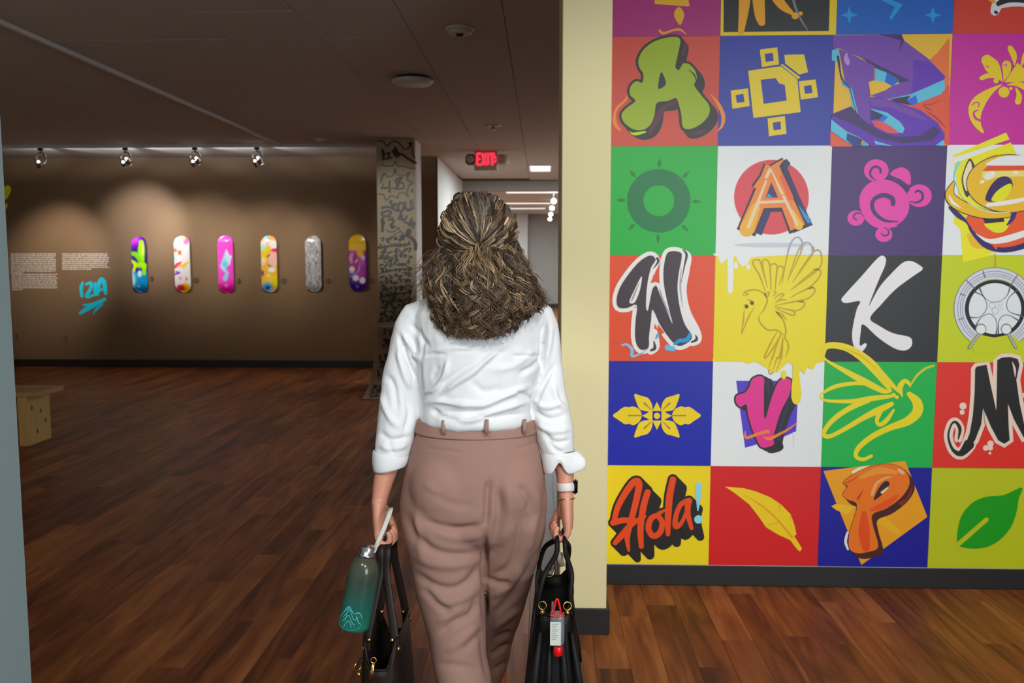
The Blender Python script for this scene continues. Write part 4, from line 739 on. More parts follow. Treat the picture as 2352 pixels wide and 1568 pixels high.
a.build('marker_lettering', t)['kind'] = 'stuff'
# loose length of canvas running off the column's foot
prof = [(YC - 0.004, zlow - 0.015), (YC - 0.05, zlow - 0.2), (YC - 0.17, 0.42), (YC - 0.34, 0.25), (YC - 0.58, 0.10), (YC - 0.8, 0.025), (9.08, 0.006)]
prof = spline(prof, 5)
def sheet(x0, x1, lift, nx=2):
    b = bmesh.new(); R = []
    for y, z in prof: R.append([b.verts.new((x0 + (x1 - x0) * k / nx, y - lift * 0.6, z + lift)) for k in range(nx + 1)])
    for A, B in zip(R[:-1], R[1:]):
        for k in range(nx): b.faces.new((A[k], A[k + 1], B[k + 1], B[k]))
    return b
t = thing('canvas_runner', 'loose dim canvas length with black lettering trailing onto the floor', 'canvas', ((cx0 + cx1) / 2, 9.6, 0))
b = sheet(cx0 - 0.015, cx1 + 0.0, 0.0); s0 = obj('sheet', b, mat('dimmed_canvas', rgb(150, 124, 102), 0.9, noise=0.08, nscale=6), t)  # same canvas as the column, its dim light put into the colour
sm = s0.modifiers.new('thickness', 'SOLIDIFY'); sm.thickness = 0.003; sm.offset = -1
def on_runner(u, s):     # u across 0..1, s along 0..1
    q = s * (len(prof) - 1); i = min(int(q), len(prof) - 2); f_ = q - i
    y = prof[i][0] * (1 - f_) + prof[i + 1][0] * f_; z = prof[i][1] * (1 - f_) + prof[i + 1][1] * f_
    return Vector((cx0 - 0.015 + (cx1 - cx0) * u, y - 0.004, z + 0.004))
a = Art(lambda x, y: on_runner(x / 100, y / 100), normal=(0, -0.5, 0.8), start=0.0015, step=0.0002)
rr = random.Random(2)
for s_ in (6, 16, 24, 38, 46, 54, 70, 78, 90):
    for k in range(7):
        x = 14 + k * 12 + rr.uniform(-3, 3); a.stroke(rr.choice((INK, INK, IN2)), [(x, s_ - 2), (x + rr.uniform(4, 10), s_ + rr.uniform(-3, 3)), (x + rr.uniform(-3, 8), s_ + 3)], [2, rr.uniform(3, 6), 2.5])
a.build('marker_lettering', t)['kind'] = 'stuff'

# ---------------------------------------------------------------- ceiling fittings
def ceil_disc(name, px, py, prof, label, cat, mats, extra=None):
    P = onz(px, py, H); t = thing(name, label, cat, tuple(P))
    for nm, pr, mt in prof: 
        b = bmesh.new(); lathe(b, [(r, -h) for r, h in pr], Matrix.Translation(P), 32); obj(nm, b, mt, t, True)
    return t
M_det = mat('aged_white_plastic', rgb(196, 192, 178), 0.5)
ceil_disc('smoke_detector', 1056, 64, [('base', [(0.088, 0), (0.088, 0.012), (0.08, 0.018)], M_det), ('housing', [(0.074, 0.016), (0.07, 0.034), (0.052, 0.042), (0.03, 0.038)], M_det), ('sensor', [(0.026, 0.036), (0.022, 0.05), (0.012, 0.054)], M_metal)], 'round white smoke detector nearest the viewer on the dark ceiling', 'smoke detector', None)
ceil_disc('ceiling_disc', 948, 178, [('spacer', [(0.13, 0), (0.13, 0.022)], M_metal), ('cover', [(0.158, 0.02), (0.16, 0.034), (0.14, 0.05), (0.09, 0.056)], mat('pale_green_plastic', rgb(196, 204, 188), 0.45))], 'flat pale disc fitting standing off the dark ceiling', 'ceiling fitting', None)
ceil_disc('sprinkler_head', 1133, 288, [('escutcheon', [(0.085, 0), (0.085, 0.006), (0.05, 0.014)], M_det), ('frame', [(0.02, 0.012), (0.014, 0.035), (0.026, 0.042), (0.026, 0.046)], M_chrome)], 'small sprinkler head on the ceiling before the exit sign', 'sprinkler', None)
ceil_disc('smoke_detector', 735, 318, [('base', [(0.07, 0), (0.07, 0.012)], M_det), ('housing', [(0.06, 0.012), (0.056, 0.03), (0.04, 0.036)], M_det)], 'small far smoke detector near the end of the light track', 'smoke detector', None)

# exit sign with emergency lamps
YE = 11.2
def ez(x, y): return at(x, y, YE)
A, B = ez(1089, 347), ez(1142, 391)
M_sign = mat('grey_sign_housing', rgb(222, 208, 188), 0.5); M_red = mat('lit_red_letters', rgb(255, 30, 50), 0.4, emit=(1.0, 0.015, 0.045, 1), es=2.6)
t = thing('exit_sign', 'lit red exit sign with a lamp at each side under the ceiling', 'exit sign', ((A.x + B.x) / 2, YE, A.z))
obj('housing', boxm(A.x, B.x, YE, YE + 0.05, B.z, A.z, bevel=0.006), M_sign, t)
obj('canopy', boxm(A.x + 0.09, B.x - 0.09, YE + 0.005, YE + 0.045, A.z, H, bevel=0.004), M_sign, t)
for x0, x1, mm in ((1071, 1089, M_metal), (1142, 1165, M_sign)):
    P0, P1 = ez(x0, 353), ez(x1, 379); c = Vector(((P0.x + P1.x) / 2, YE + 0.03, (P0.z + P1.z) / 2)); r = (P0.z - P1.z) / 2
    b = bmesh.new(); lathe(b, [(r * 0.6, -abs(P1.x - P0.x) * 0.62), (r, -abs(P1.x - P0.x) * 0.3), (r, abs(P1.x - P0.x) * 0.3), (r * 0.6, abs(P1.x - P0.x) * 0.62)], axis_matrix(c, (1, 0, 0)), 20); h = obj('emergency_lamp', b, mm, t, True)
    b = bmesh.new(); lathe(b, [(r * 0.7, 0), (r * 0.7, 0.012), (r * 0.3, 0.02)], axis_matrix(c + Vector((0, -r * 0.97, 0)), (0, -1, 0)), 20); obj('lens', b, M_det, h, True)
a = Art(lambda x, y: ez(x, y), start=0.001)
red = M_red
LET = [([(1096, 352), (1096, 379)], 4), ([(1096, 353), (1104, 352.5)], 4), ([(1096, 365), (1103, 365)], 4), ([(1096, 378), (1105, 378)], 4), ([(1107, 352), (1116, 379)], 4.2), ([(1116, 352), (1107, 379)], 4.2), ([(1121, 352), (1121, 378)], 4.4), ([(1125, 353.5), (1136, 353.5)], 4.4), ([(1130.5, 353), (1130.5, 379)], 4.6), ([(1135.5, 358), (1140.5, 365), (1135.5, 373)], 3.4)]
for q, w in LET: a.stroke((255, 30, 50), q, w, smooth=False, cap=False)
o = a.build('letters', t); o.data.materials[0] = M_red

# glowing panels standing in for brightly lit ceiling, corridor and far hall
for k, (px, py, w, l, lab) in enumerate(((1241, 386, 0.34, 0.9, 'glowing panel standing in for lit corridor ceiling behind the exit sign'), (1222, 441, 1.1, 0.5, 'nearest glowing band standing in for lit ceiling in the far hall'), (1205, 466, 1.3, 0.55, 'second glowing band back, standing in for lit ceiling in the far hall'), (1195, 478, 1.4, 0.6, 'farthest glowing band standing in for lit ceiling in the far hall'))):
    P = onz(px, py, H); t = thing('ceiling_glow', lab, 'glowing panel', tuple(P), 'glowing bands for lit ceiling')
    b = bmesh.new()
    for s in (-1, 1):
        box(b, P.x + s * w / 2 - 0.015, P.x + s * w / 2 + 0.015, P.y - l / 2, P.y + l / 2, H - 0.012, H, bevel=0.002); box(b, P.x - w / 2 - 0.015, P.x + w / 2 + 0.015, P.y + s * l / 2 - 0.015, P.y + s * l / 2 + 0.015, H - 0.012, H, bevel=0.002)
    obj('frame', b, M_plastic, t); obj('glow_panel', boxm(P.x - w / 2 + 0.014, P.x + w / 2 - 0.014, P.y - l / 2 + 0.014, P.y + l / 2 - 0.014, H - 0.007, H), M_band, t)
    lamp('AREA', 'ceiling_glow_lamp', (P.x, P.y, H - 0.03), (P.x, P.y, 0), 70 if k == 0 else 95, COOL, size=(w, l))  # area lamp added under each glowing panel
for k, (px, py) in enumerate(((1272, 462), (1268, 478), (1265, 492), (1263, 503))):
    P = onz(px, py, H - 0.18); t = thing('hall_spot', ('nearest', 'second', 'third', 'farthest')[k] + ' of four bright spot lamps lining the far hall ceiling', 'spot lamp', (P.x, P.y, H), 'bright spot lamps in the far hall')
    b = bmesh.new(); tube(b, [(P.x, P.y, H), (P.x, P.y, P.z + 0.05)], 0.012, n=8); obj('stem', b, M_metal, t)
    b = bmesh.new(); lathe(b, [(0.04, -0.10), (0.05, -0.05), (0.06, 0.0)], axis_matrix((P.x, P.y, P.z), (0.0, -0.9, -0.45)), 16); h = obj('lamp_head', b, M_metal, t, True)
    b = bmesh.new(); lathe(b, [(0.056, 0.0), (0.052, 0.01), (0.03, 0.018)], axis_matrix((P.x, P.y, P.z), (0.0, -0.9, -0.45)), 16); obj('lens', b, M_glow, h, True)

# ---------------------------------------------------------------- pine bench
M_pine = mat('knotty_pine', rgb(190, 150, 84), 0.5, noise=0.22, nscale=3, stretch=(9, 9, 0.8))
M_pine2 = mat('pine_seat', rgb(176, 132, 74), 0.45, noise=0.2, nscale=3, stretch=(0.8, 9, 9))
t = thing('bench', 'low pine bench cut off by the grey wall at left', 'bench', (-5.0, 6.85, 0))
bx = -4.126; y0b, y1b = 6.69, 7.02; hb = 0.445
for x in (bx, -5.7):
    e = obj('end_panel', boxm(x - 0.075, x, y0b, y1b, 0, hb - 0.04, bevel=0.004), M_pine, t)
    for ky, kz in ((0.07, 0.3), (0.19, 0.26), (0.13, 0.10), (0.25, 0.17)):
        b = bmesh.new(); lathe(b, [(0.012, -0.001), (0.010, 0.0008)], axis_matrix((x, y0b + ky, kz), (1, 0, 0)), 12); bmesh.ops.scale(b, vec=(1, 1, 1.9), space=Matrix.Translation((-x, -y0b - ky, -kz)), verts=b.verts); obj('knot', b, mat('dark_knot', rgb(60, 34, 16), 0.6), e)
for k in range(2): obj('seat_board', boxm(-5.85, bx + 0.115, y0b - 0.02 + k * 0.187, y0b + 0.163 + k * 0.187, hb - 0.04, hb, bevel=0.004), M_pine2, t)
obj('stretcher', boxm(-5.7, bx - 0.075, y0b + 0.13, y0b + 0.17, 0.2, 0.32, bevel=0.004), M_pine2, t)
# ---------------------------------------------------------------- the visitor
def fuse(bm, voxel, smooth=3, factor=0.5):
    me = bpy.data.meshes.new('t'); bmesh.ops.recalc_face_normals(bm, faces=bm.faces[:]); bm.to_mesh(me); bm.free()
    o = bpy.data.objects.new('t', me); COL.objects.link(o)
    r = o.modifiers.new('r', 'REMESH'); r.mode = 'VOXEL'; r.voxel_size = voxel; r.use_smooth_shade = True
    if smooth:
        s = o.modifiers.new('s', 'SMOOTH'); s.iterations = smooth; s.factor = factor
    dg = bpy.context.evaluated_depsgraph_get(); dg.update()
    out = bpy.data.meshes.new_from_object(o.evaluated_get(dg)); bpy.data.objects.remove(o); bpy.data.meshes.remove(me)
    out.materials.clear(); return out
def verts(me):
    a = np.empty(len(me.vertices) * 3); me.vertices.foreach_get('co', a); return a.reshape(-1, 3)
def norms(me):
    a = np.empty(len(me.vertices) * 3); me.vertices.foreach_get('normal', a); return a.reshape(-1, 3)
def pixv(C):
    Q = C - np.array([0, 0, HC]); z = Q @ FW; return 1176 + F * (Q @ RT) / z, 784 - F * (Q @ UP) / z
def crease(me, folds):
    """raise ridges (+) and press valleys (-) into cloth along lines on its back surface"""
    C = verts(me); N = norms(me); X, Y = pixv(C)
    V = np.array([0, 0, HC]) - C; V /= np.linalg.norm(V, axis=1)[:, None]; face = np.clip((N * V).sum(1) * 2.2 + 0.15, 0, 1)
    D = np.zeros(len(C))
    for pts, w, amp in folds:
        pts = spline(pts, 6) if len(pts) > 2 else pts; L = [0]
        for p, q in zip(pts[:-1], pts[1:]): L.append(L[-1] + math.hypot(q[0] - p[0], q[1] - p[1]))
        best = np.full(len(C), 1e9); s = np.zeros(len(C))
        for i, ((xa, ya), (xb, yb)) in enumerate(zip(pts[:-1], pts[1:])):
            l2 = max(1e-9, (xb - xa) ** 2 + (yb - ya) ** 2); t = np.clip(((X - xa) * (xb - xa) + (Y - ya) * (yb - ya)) / l2, 0, 1)
            d = np.hypot(X - xa - t * (xb - xa), Y - ya - t * (yb - ya)); m = d < best; best[m] = d[m]; s[m] = (L[i] + t[m] * math.sqrt(l2)) / L[-1]
        q = best / w; tp = np.clip(np.minimum(s, 1 - s) * 5, 0.12, 1)
        D += amp * tp * (1 - 0.75 * q * q) * np.exp(-q * q)
    C += N * (D * face)[:, None]
    me.vertices.foreach_set('co', C.ravel()); me.update()
def rumple(me, amp, scale, seed=0.0):
    from mathutils import noise
    C = verts(me); N = norms(me)
    d = np.array([noise.noise(Vector((c[0] * scale[0] + seed, c[1] * scale[1], c[2] * scale[2]))) for c in C])
    C += N * (d * amp)[:, None]; me.vertices.foreach_set('co', C.ravel()); me.update()
def hring(py, xl, xr, yc, back, front, n=40, p=2.0, z=None):
    c = at((xl + xr) / 2, py, yc); a = (at(xr, py, yc).x - at(xl, py, yc).x) / 2; out = []
    for k in range(n):
        t = 2 * PI * k / n; co, si = math.cos(t), math.sin(t)
        out.append(Vector((c.x + a * math.copysign(abs(co) ** (2 / p), co), yc + (front if si > 0 else back) * math.copysign(abs(si) ** (2 / p), si), c.z if z is None else z)))
    return out
PXM = 2.25 / F      # metres per photograph pixel at the visitor
M_skin = mat('skin', rgb(205, 142, 118), 0.5, noise=0.06, nscale=30, bump=0.05, bscale=400)
M_shirt = mat('white_cotton_shirt', rgb(222, 224, 226), 0.85, noise=0.02, nscale=14, bump=0.12, bscale=70, spec=0.2)
M_trs = mat('mauve_trouser_cloth', rgb(152, 118, 106), 0.8, noise=0.03, nscale=20, bump=0.06, bscale=500, spec=0.25)
person = thing('person', 'person walking away in white shirt and mauve trousers, long curly hair half tied, bags held', 'person', (-0.167, 2.27, 0))
HX = at(1099, 545, 2.27).x; HZ = 1.556; HY = 2.275

# body: one continuous surface
bm = bmesh.new()
ball(bm, (HX, HY, HZ + 0.01), (0.076, 0.093, 0.1), 24); ball(bm, (HX, HY + 0.03, HZ - 0.05), (0.058, 0.06, 0.075), 20)
loft(bm, [[Vector((HX + r * math.cos(2 * PI * k / 20), y + r * math.sin(2 * PI * k / 20), z)) for k in range(20)] for r, y, z in ((0.055, HY, 1.53), (0.05, HY, 1.46), (0.055, HY - 0.005, 1.40), (0.065, HY - 0.012, 1.365))])
tube(bm, [(HX, HY + 0.088, HZ + 0.012), (HX, HY + 0.104, HZ - 0.018), (HX, HY + 0.110, HZ - 0.032), (HX, HY + 0.09, HZ - 0.04)], [0.008, 0.011, 0.014, 0.01], n=10)     # nose
tube(bm, [(HX - 0.025, HY + 0.083, HZ - 0.066), (HX, HY + 0.092, HZ - 0.064), (HX + 0.025, HY + 0.083, HZ - 0.066)], [0.004, 0.008, 0.004], n=10)     # lips
ball(bm, (HX, HY + 0.07, HZ - 0.105), (0.026, 0.022, 0.02), 12)
for s in (-1, 1):
    ball(bm, (HX + s * 0.078, HY + 0.012, HZ - 0.01), (0.012, 0.02, 0.032), 12); tube(bm, [(HX + s * 0.014, HY + 0.088, HZ + 0.026), (HX + s * 0.045, HY + 0.08, HZ + 0.028)], 0.008, n=8)
loft(bm, [hring(692, 1010, 1185, 2.262, 0.06, 0.05), hring(740, 990, 1208, 2.26, 0.08, 0.065), hring(840, 985, 1218, 2.255, 0.09, 0.085), hring(930, 990, 1205, 2.25, 0.075, 0.085), hring(1010, 965, 1222, 2.25, 0.09, 0.085), hring(1130, 950, 1235, 2.25, 0.10, 0.09), hring(1210, 960, 1225, 2.25, 0.09, 0.08)])
def chain(bm, L, n=18, side=(1, 0, 0)): return tube(bm, [at(x, y, Y) for x, y, Y, *_ in L], [(rx, ry) for *_, rx, ry in L], side=side, n=n)
LA = [(1005, 724, 2.262, .034, .038), (958, 768, 2.272, .023, .024), (932, 840, 2.275, .024, .026), (917, 920, 2.27, .032, .034), (903, 985, 2.262, .038, .04), (893, 1060, 2.245, .031, .036), (879, 1110, 2.235, .026, .031), (872, 1145, 2.228, .0205, .027), (870, 1162, 2.225, .020, .030)]
RA = [(1195, 724, 2.262, .034, .038), (1242, 768, 2.272, .019, .022), (1259, 840, 2.274, .019, .024), (1264, 920, 2.27, .026, .03), (1280, 985, 2.262, .036, .038), (1292, 1050, 2.248, .029, .034), (1298, 1090, 2.24, .0235, .029), (1300, 1130, 2.23, .0195, .026), (1301, 1150, 2.228, .0195, .028)]
chain(bm, LA); chain(bm, RA)
for cx, y0 in ((1030, 2.25), (1165, 2.26)):
    pass
def hand(bm, Wr, s, lean):
    """s: side of the palm (+1 right). Wr: wrist. The fist closes on handles passing below the palm."""
    Kn = Wr + Vector((lean, -0.004, -0.074))
    tube(bm, [Wr + Vector((0, 0, 0.012)), Wr + Vector((lean * 0.3, 0, -0.02)), Wr + Vector((lean * 0.7, -0.002, -0.05)), Kn, Kn + Vector((s * 0.003, 0, -0.010))], [(.0185, .028), (.0175, .036), (.0165, .041), (.0135, .041), (.009, .036)], side=(1, 0, 0), n=18)
    ball(bm, Wr + Vector((s * 0.008, 0.022, -0.035)), (0.015, 0.018, 0.03), 12)
    for i, (dy, k) in enumerate(((0.031, 0.95), (0.0105, 1.06), (-0.0105, 1.0), (-0.031, 0.84))):
        B = Kn + Vector((0, dy, 0.004)); q = [(0, 0.006), (0.0015, -0.014), (0.012, -0.032), (0.027, -0.035), (0.037, -0.024), (0.038, -0.006), (0.031, 0.008)]
        tube(bm, [B + Vector((s * a * k, -0.1 * dy * j / 6, b * k)) for j, (a, b) in enumerate(q)], [.0095, .0095, .0092, .0088, .0084, .0078, .0058], n=10)
    T = [(0.004, 0.034, -0.018), (0.014, 0.046, -0.042), (0.026, 0.045, -0.064), (0.036, 0.036, -0.082), (0.039, 0.03, -0.094)]
    tube(bm, [Wr + Vector((s * a, b, c)) for a, b, c in T], [.014, .0125, .0108, .0098, .007], n=10)
    return Kn
WL = at(870, 1158, 2.222); WR = at(1301, 1146, 2.226)
KL = hand(bm, WL, 1, 0.002); KR = hand(bm, WR, -1, 0.004)
# legs under the cloth, and feet
LEGS = {'l': [(0.0, 0.78), (-0.075, 2.245, 0.62, .07), (-0.055, 2.225, 0.45, .05), (-0.03, 2.19, 0.25, .045), (-0.026, 2.165, 0.08, .034)], 'r': [(0.0, 0.78), (0.06, 2.33, 0.62, .066), (0.04, 2.45, 0.45, .05), (0.022, 2.52, 0.25, .042), (0.03, 2.55, 0.08, .034)]}
for side, L in LEGS.items():
    dx0 = -0.08 if side == 'l' else 0.08
    pts = [(-0.167 + dx0, 2.25, 0.80)] + [(-0.167 + a, b, c) for a, b, c, _ in L[1:]]; tube(bm, pts, [.07] + [r * (0.8 if r > 0.06 else 1) for *_, r in L[1:]], n=18)
    fx, fy = pts[-1][0], pts[-1][1]
    tube(bm, [(fx, fy - 0.045, 0.045), (fx, fy, 0.06), (fx, fy + 0.07, 0.045), (fx, fy + 0.14, 0.028), (fx, fy + 0.175, 0.024)], [(.026, .026), (.034, .045), (.038, .032), (.042, .018), (.02, .01)], side=(1, 0, 0), n=14)
body = obj('body', fuse(bm, 0.0036, 3, 0.4), M_skin, person, True)
M_eye = mat('eye_white', rgb(230, 226, 220), 0.2); M_iris = mat('brown_iris', rgb(70, 44, 26), 0.2); M_lip = mat('lip_skin', rgb(176, 92, 86), 0.45)
for s in (-1, 1):
    b = bmesh.new(); ball(b, (HX + s * 0.03, HY + 0.086, HZ + 0.008), (0.013, 0.008, 0.007), 12); e = obj('eye', b, M_eye, body, True)
    b = bmesh.new(); ball(b, (HX + s * 0.03, HY + 0.0915, HZ + 0.008), (0.006, 0.0035, 0.006), 10); obj('iris', b, M_iris, body, True)

# trousers
bm = bmesh.new()
loft(bm, [hring(958, 974, 1220, 2.25, .100, .095), hring(985, 962, 1226, 2.25, .108, .098), hring(1030, 944, 1240, 2.25, .118, .105), hring(1090, 928, 1252, 2.25, .128, .11), hring(1150, 919, 1257, 2.25, .13, .11), hring(1200, 921, 1254, 2.255, .122, .11), hring(1222, 930, 1246, 2.255, .105, .10), hring(1250, 1000, 1205, 2.275, .07, .085)])
for x, w, y in ((1026, .100, 2.212), (1174, .088, 2.225)):
    c = at(x, 1118, y); ball(bm, c, (w, .100, .118), 24)
def leg(rows, tail):
    R = [hring(*r, n=36) for r in rows]
    c0 = sum(R[-1], Vector()) / 36; 
    for dx, y, z, rx, ry in tail: R.append([Vector((c0.x + dx + rx * math.cos(2 * PI * k / 36), y + ry * math.sin(2 * PI * k / 36), z)) for k in range(36)])
    return R
loft(bm, leg([(1100, 940, 1095, 2.25, .095, .09), (1150, 925, 1108, 2.25, .117, .10), (1190, 921, 1114, 2.245, .124, .105), (1230, 928, 1115, 2.24, .115, .10), (1280, 939, 1114, 2.235, .105, .10), (1340, 951, 1114, 2.23, .10, .10), (1400, 968, 1114, 2.225, .095, .10), (1450, 982, 1115, 2.22, .095, .095), (1500, 991, 1118, 2.215, .092, .095), (1568, 1004, 1130, 2.20, .09, .095)], [(0.005, 2.18, 0.2, .078, .092), (0.008, 2.165, 0.05, .085, .1)]))
loft(bm, leg([(1100, 1105, 1235, 2.25, .095, .09), (1150, 1098, 1248, 2.25, .112, .10), (1190, 1096, 1254, 2.255, .114, .105), (1230, 1094, 1249, 2.27, .105, .10), (1280, 1092, 1238, 2.30, .10, .10), (1330, 1090, 1222, 2.34, .095, .095), (1400, 1094, 1204, 2.40, .09, .095), (1450, 1086, 1184, 2.45, .085, .095), (1500, 1078, 1172, 2.48, .085, .09), (1568, 1074, 1152, 2.51, .085, .09)], [(0.01, 2.54, 0.16, .07, .09), (0.012, 2.55, 0.05, .075, .098)]))
me = fuse(bm, 0.005, 24)
TF = [([(1116, 1205), (1114, 1260), (1113, 1340), (1113, 1430)], 7, -.016), ([(1124, 1096), (1120, 1140), (1117, 1190), (1113, 1215)], 9, -.014), ([(967, 1189), (998, 1204), (1051, 1214), (1110, 1204)], 9, -.010), ([(1000, 1228), (1060, 1238), (1108, 1228)], 9, .004),
      ([(926, 1164), (945, 1217), (977, 1252), (1020, 1272), (1082, 1274), (1112, 1264)], 11, -.010), ([(940, 1265), (985, 1292), (1040, 1298), (1105, 1282)], 11, .006), ([(945, 1308), (989, 1342), (1039, 1352), (1079, 1330), (1110, 1282)], 10, -.010),
      ([(965, 1345), (1005, 1385), (1040, 1413)], 9, -.008), ([(985, 1365), (1030, 1385), (1080, 1365), (1108, 1330)], 10, .006), ([(1004, 1462), (1039, 1432), (1082, 1410), (1094, 1374)], 9, -.010), ([(1000, 1430), (1040, 1408), (1070, 1390)], 8, .005),
      ([(1020, 1500), (1060, 1470), (1100, 1430)], 9, .005), ([(1060, 1500), (1095, 1462), (1112, 1440)], 8, -.005), ([(1000, 1525), (1060, 1530), (1110, 1545)], 9, -.004), ([(1105, 1440), (1110, 1500), (1122, 1560)], 8, -.006),
      ([(990, 1130), (1040, 1158), (1095, 1160)], 10, -.003), ([(975, 1110), (1010, 1135)], 9, .003), ([(955, 1170), (960, 1230), (975, 1290)], 9, .005),
      ([(973, 1029), (1020, 1034), (1068, 1041)], 3.2, -.004), ([(1181, 1031), (1215, 1022), (1242, 1008)], 3.2, -.004),
      ([(1155, 1100), (1170, 1140), (1168, 1200), (1150, 1260)], 13, .008), ([(1140, 1110), (1145, 1190), (1130, 1262)], 9, -.007), ([(1190, 1110), (1215, 1150), (1212, 1180)], 9, -.008), ([(1228, 1110), (1236, 1160), (1225, 1215), (1208, 1290)], 9, .007), ([(1200, 1180), (1190, 1240), (1170, 1300), (1120, 1330)], 10, -.010),
      ([(1113, 1328), (1145, 1340), (1180, 1338)], 8, -.008), ([(1120, 1370), (1160, 1352), (1205, 1300)], 10, .007), ([(1113, 1428), (1150, 1395), (1190, 1352), (1222, 1290)], 9, -.009), ([(1125, 1450), (1165, 1420), (1196, 1396)], 9, .007), ([(1126, 1509), (1150, 1490), (1176, 1478)], 7, -.008), ([(1130, 1470), (1155, 1458), (1180, 1450)], 7, -.006), ([(1135, 1540), (1150, 1530), (1165, 1518)], 6, -.006)]
crease(me, [(p, w * 1.25, a * 0.9) for p, w, a in TF]); rumple(me, 0.003, (9, 9, 16), 3.1)
trs = obj('trousers', me, M_trs, person, True)
def band(y0, y1, grow, xl=962, xr=1226):
    R0 = hring(y0, xl, xr, 2.25, .1005, .097, n=48); R1 = hring(y1, xl - 7, xr + 4, 2.25, .1095, .1, n=48); c = Vector((-0.167, 2.25, 0)); 
    g = lambda R, d: [p + (Vector((p.x, p.y, 0)) - c).normalized() * d for p in R]
    mixr = lambda t, d: g([p.lerp(q, t) for p, q in zip(R0, R1)], d)
    b = bmesh.new(); V = [[b.verts.new(p) for p in r] for r in (mixr(0, grow - 0.006), mixr(0, grow - 0.001), mixr(0.04, grow), mixr(0.1, grow), mixr(0.9, grow), mixr(0.96, grow), mixr(1, grow - 0.001), mixr(1, grow - 0.006))]
    for i in range(8):
        A, B = V[i], V[(i + 1) % 8]
        for k in range(48): b.faces.new((A[k], A[(k + 1) % 48], B[(k + 1) % 48], B[k]))
    bmesh.ops.recalc_face_normals(b, faces=b.faces[:]); return b
wb = obj('waistband', band(962, 990, 0.0035), M_trs, trs, True)
for x in (1019, 1118, 1205):
    P, Q = at(x, 968, 2.2), at(x, 994, 2.2); yy = 2.25 - 0.117 * math.sqrt(max(0.1, 1 - ((x - 1096) / 136) ** 2)) 
    P, Q = at(x, 966, yy), at(x, 995, yy - 0.004); b = bmesh.new(); tube(b, [P + Vector((0, 0.004, 0.002)), P + Vector((0, -0.004, 0)), (P + Q) / 2 + Vector((0, -0.006, 0)), Q + Vector((0, -0.004, 0)), Q + Vector((0, 0.006, 0))], (0.005, 0.0016), side=(1, 0, 0), n=8); obj('belt_loop', b, M_trs, wb, True)
M_shoe = mat('dark_leather_shoe', rgb(50, 36, 30), 0.4)
for side, L in LEGS.items():
    a0, b0, *_ = L[-1]; fx, fy = -0.167 + a0, b0; b = bmesh.new()
    tube(b, [(fx, fy - 0.065, 0.03), (fx, fy - 0.05, 0.035), (fx, fy, 0.042), (fx, fy + 0.07, 0.038), (fx, fy + 0.14, 0.03), (fx, fy + 0.185, 0.024), (fx, fy + 0.205, 0.02)], [(.012, .012), (.036, .028), (.042, .036), (.045, .033), (.048, .026), (.036, .02), (.01, .008)], side=(1, 0, 0), n=18)
    sh = obj('shoe', fuse(b, 0.006, 2), M_shoe, person, True); obj('sole', boxm(fx - 0.04, fx + 0.04, fy - 0.06, fy + 0.19, 0.0, 0.012, bevel=0.005), M_black, sh)

# shirt
bm = bmesh.new()
loft(bm, [hring(652, 1052, 1150, 2.262, .062, .06), hring(664, 1030, 1180, 2.262, .072, .065), hring(678, 985, 1215, 2.262, .086, .075), hring(694, 962, 1240, 2.262, .10, .085), hring(720, 950, 1250, 2.262, .112, .095), hring(770, 950, 1251, 2.26, .12, .11), hring(830, 957, 1246, 2.258, .12, .115), hring(890, 963, 1232, 2.255, .115, .11), hring(935, 966, 1223, 2.252, .112, .105), hring(956, 966, 1223, 2.25, .120, .108), hring(966, 967, 1222, 2.25, .118, .107), hring(974, 974, 1216, 2.25, .108, .10)])
SL = [(982, 706, 2.262, 26), (958, 722, 2.264, 33), (944, 752, 2.268, 38), (937, 795, 2.27, 42), (929, 840, 2.27, 43), (922, 900, 2.27, 47), (915, 960, 2.265, 50), (906, 1015, 2.252, 45), (899, 1052, 2.243, 40)]
SR = [(1222, 704, 2.262, 26), (1240, 722, 2.264, 30), (1250, 752, 2.268, 32), (1256, 795, 2.27, 32), (1259, 840, 2.27, 31), (1262, 900, 2.27, 38), (1268, 960, 2.265, 44), (1276, 1010, 2.252, 43), (1283, 1045, 2.245, 38)]
for L in (SL, SR): tube(bm, [at(x, y, Y) for x, y, Y, r in L], [(r * PXM, r * PXM * 1.05) for *_, r in L], side=(1, 0, 0), n=28)
me = fuse(bm, 0.0048, 4)
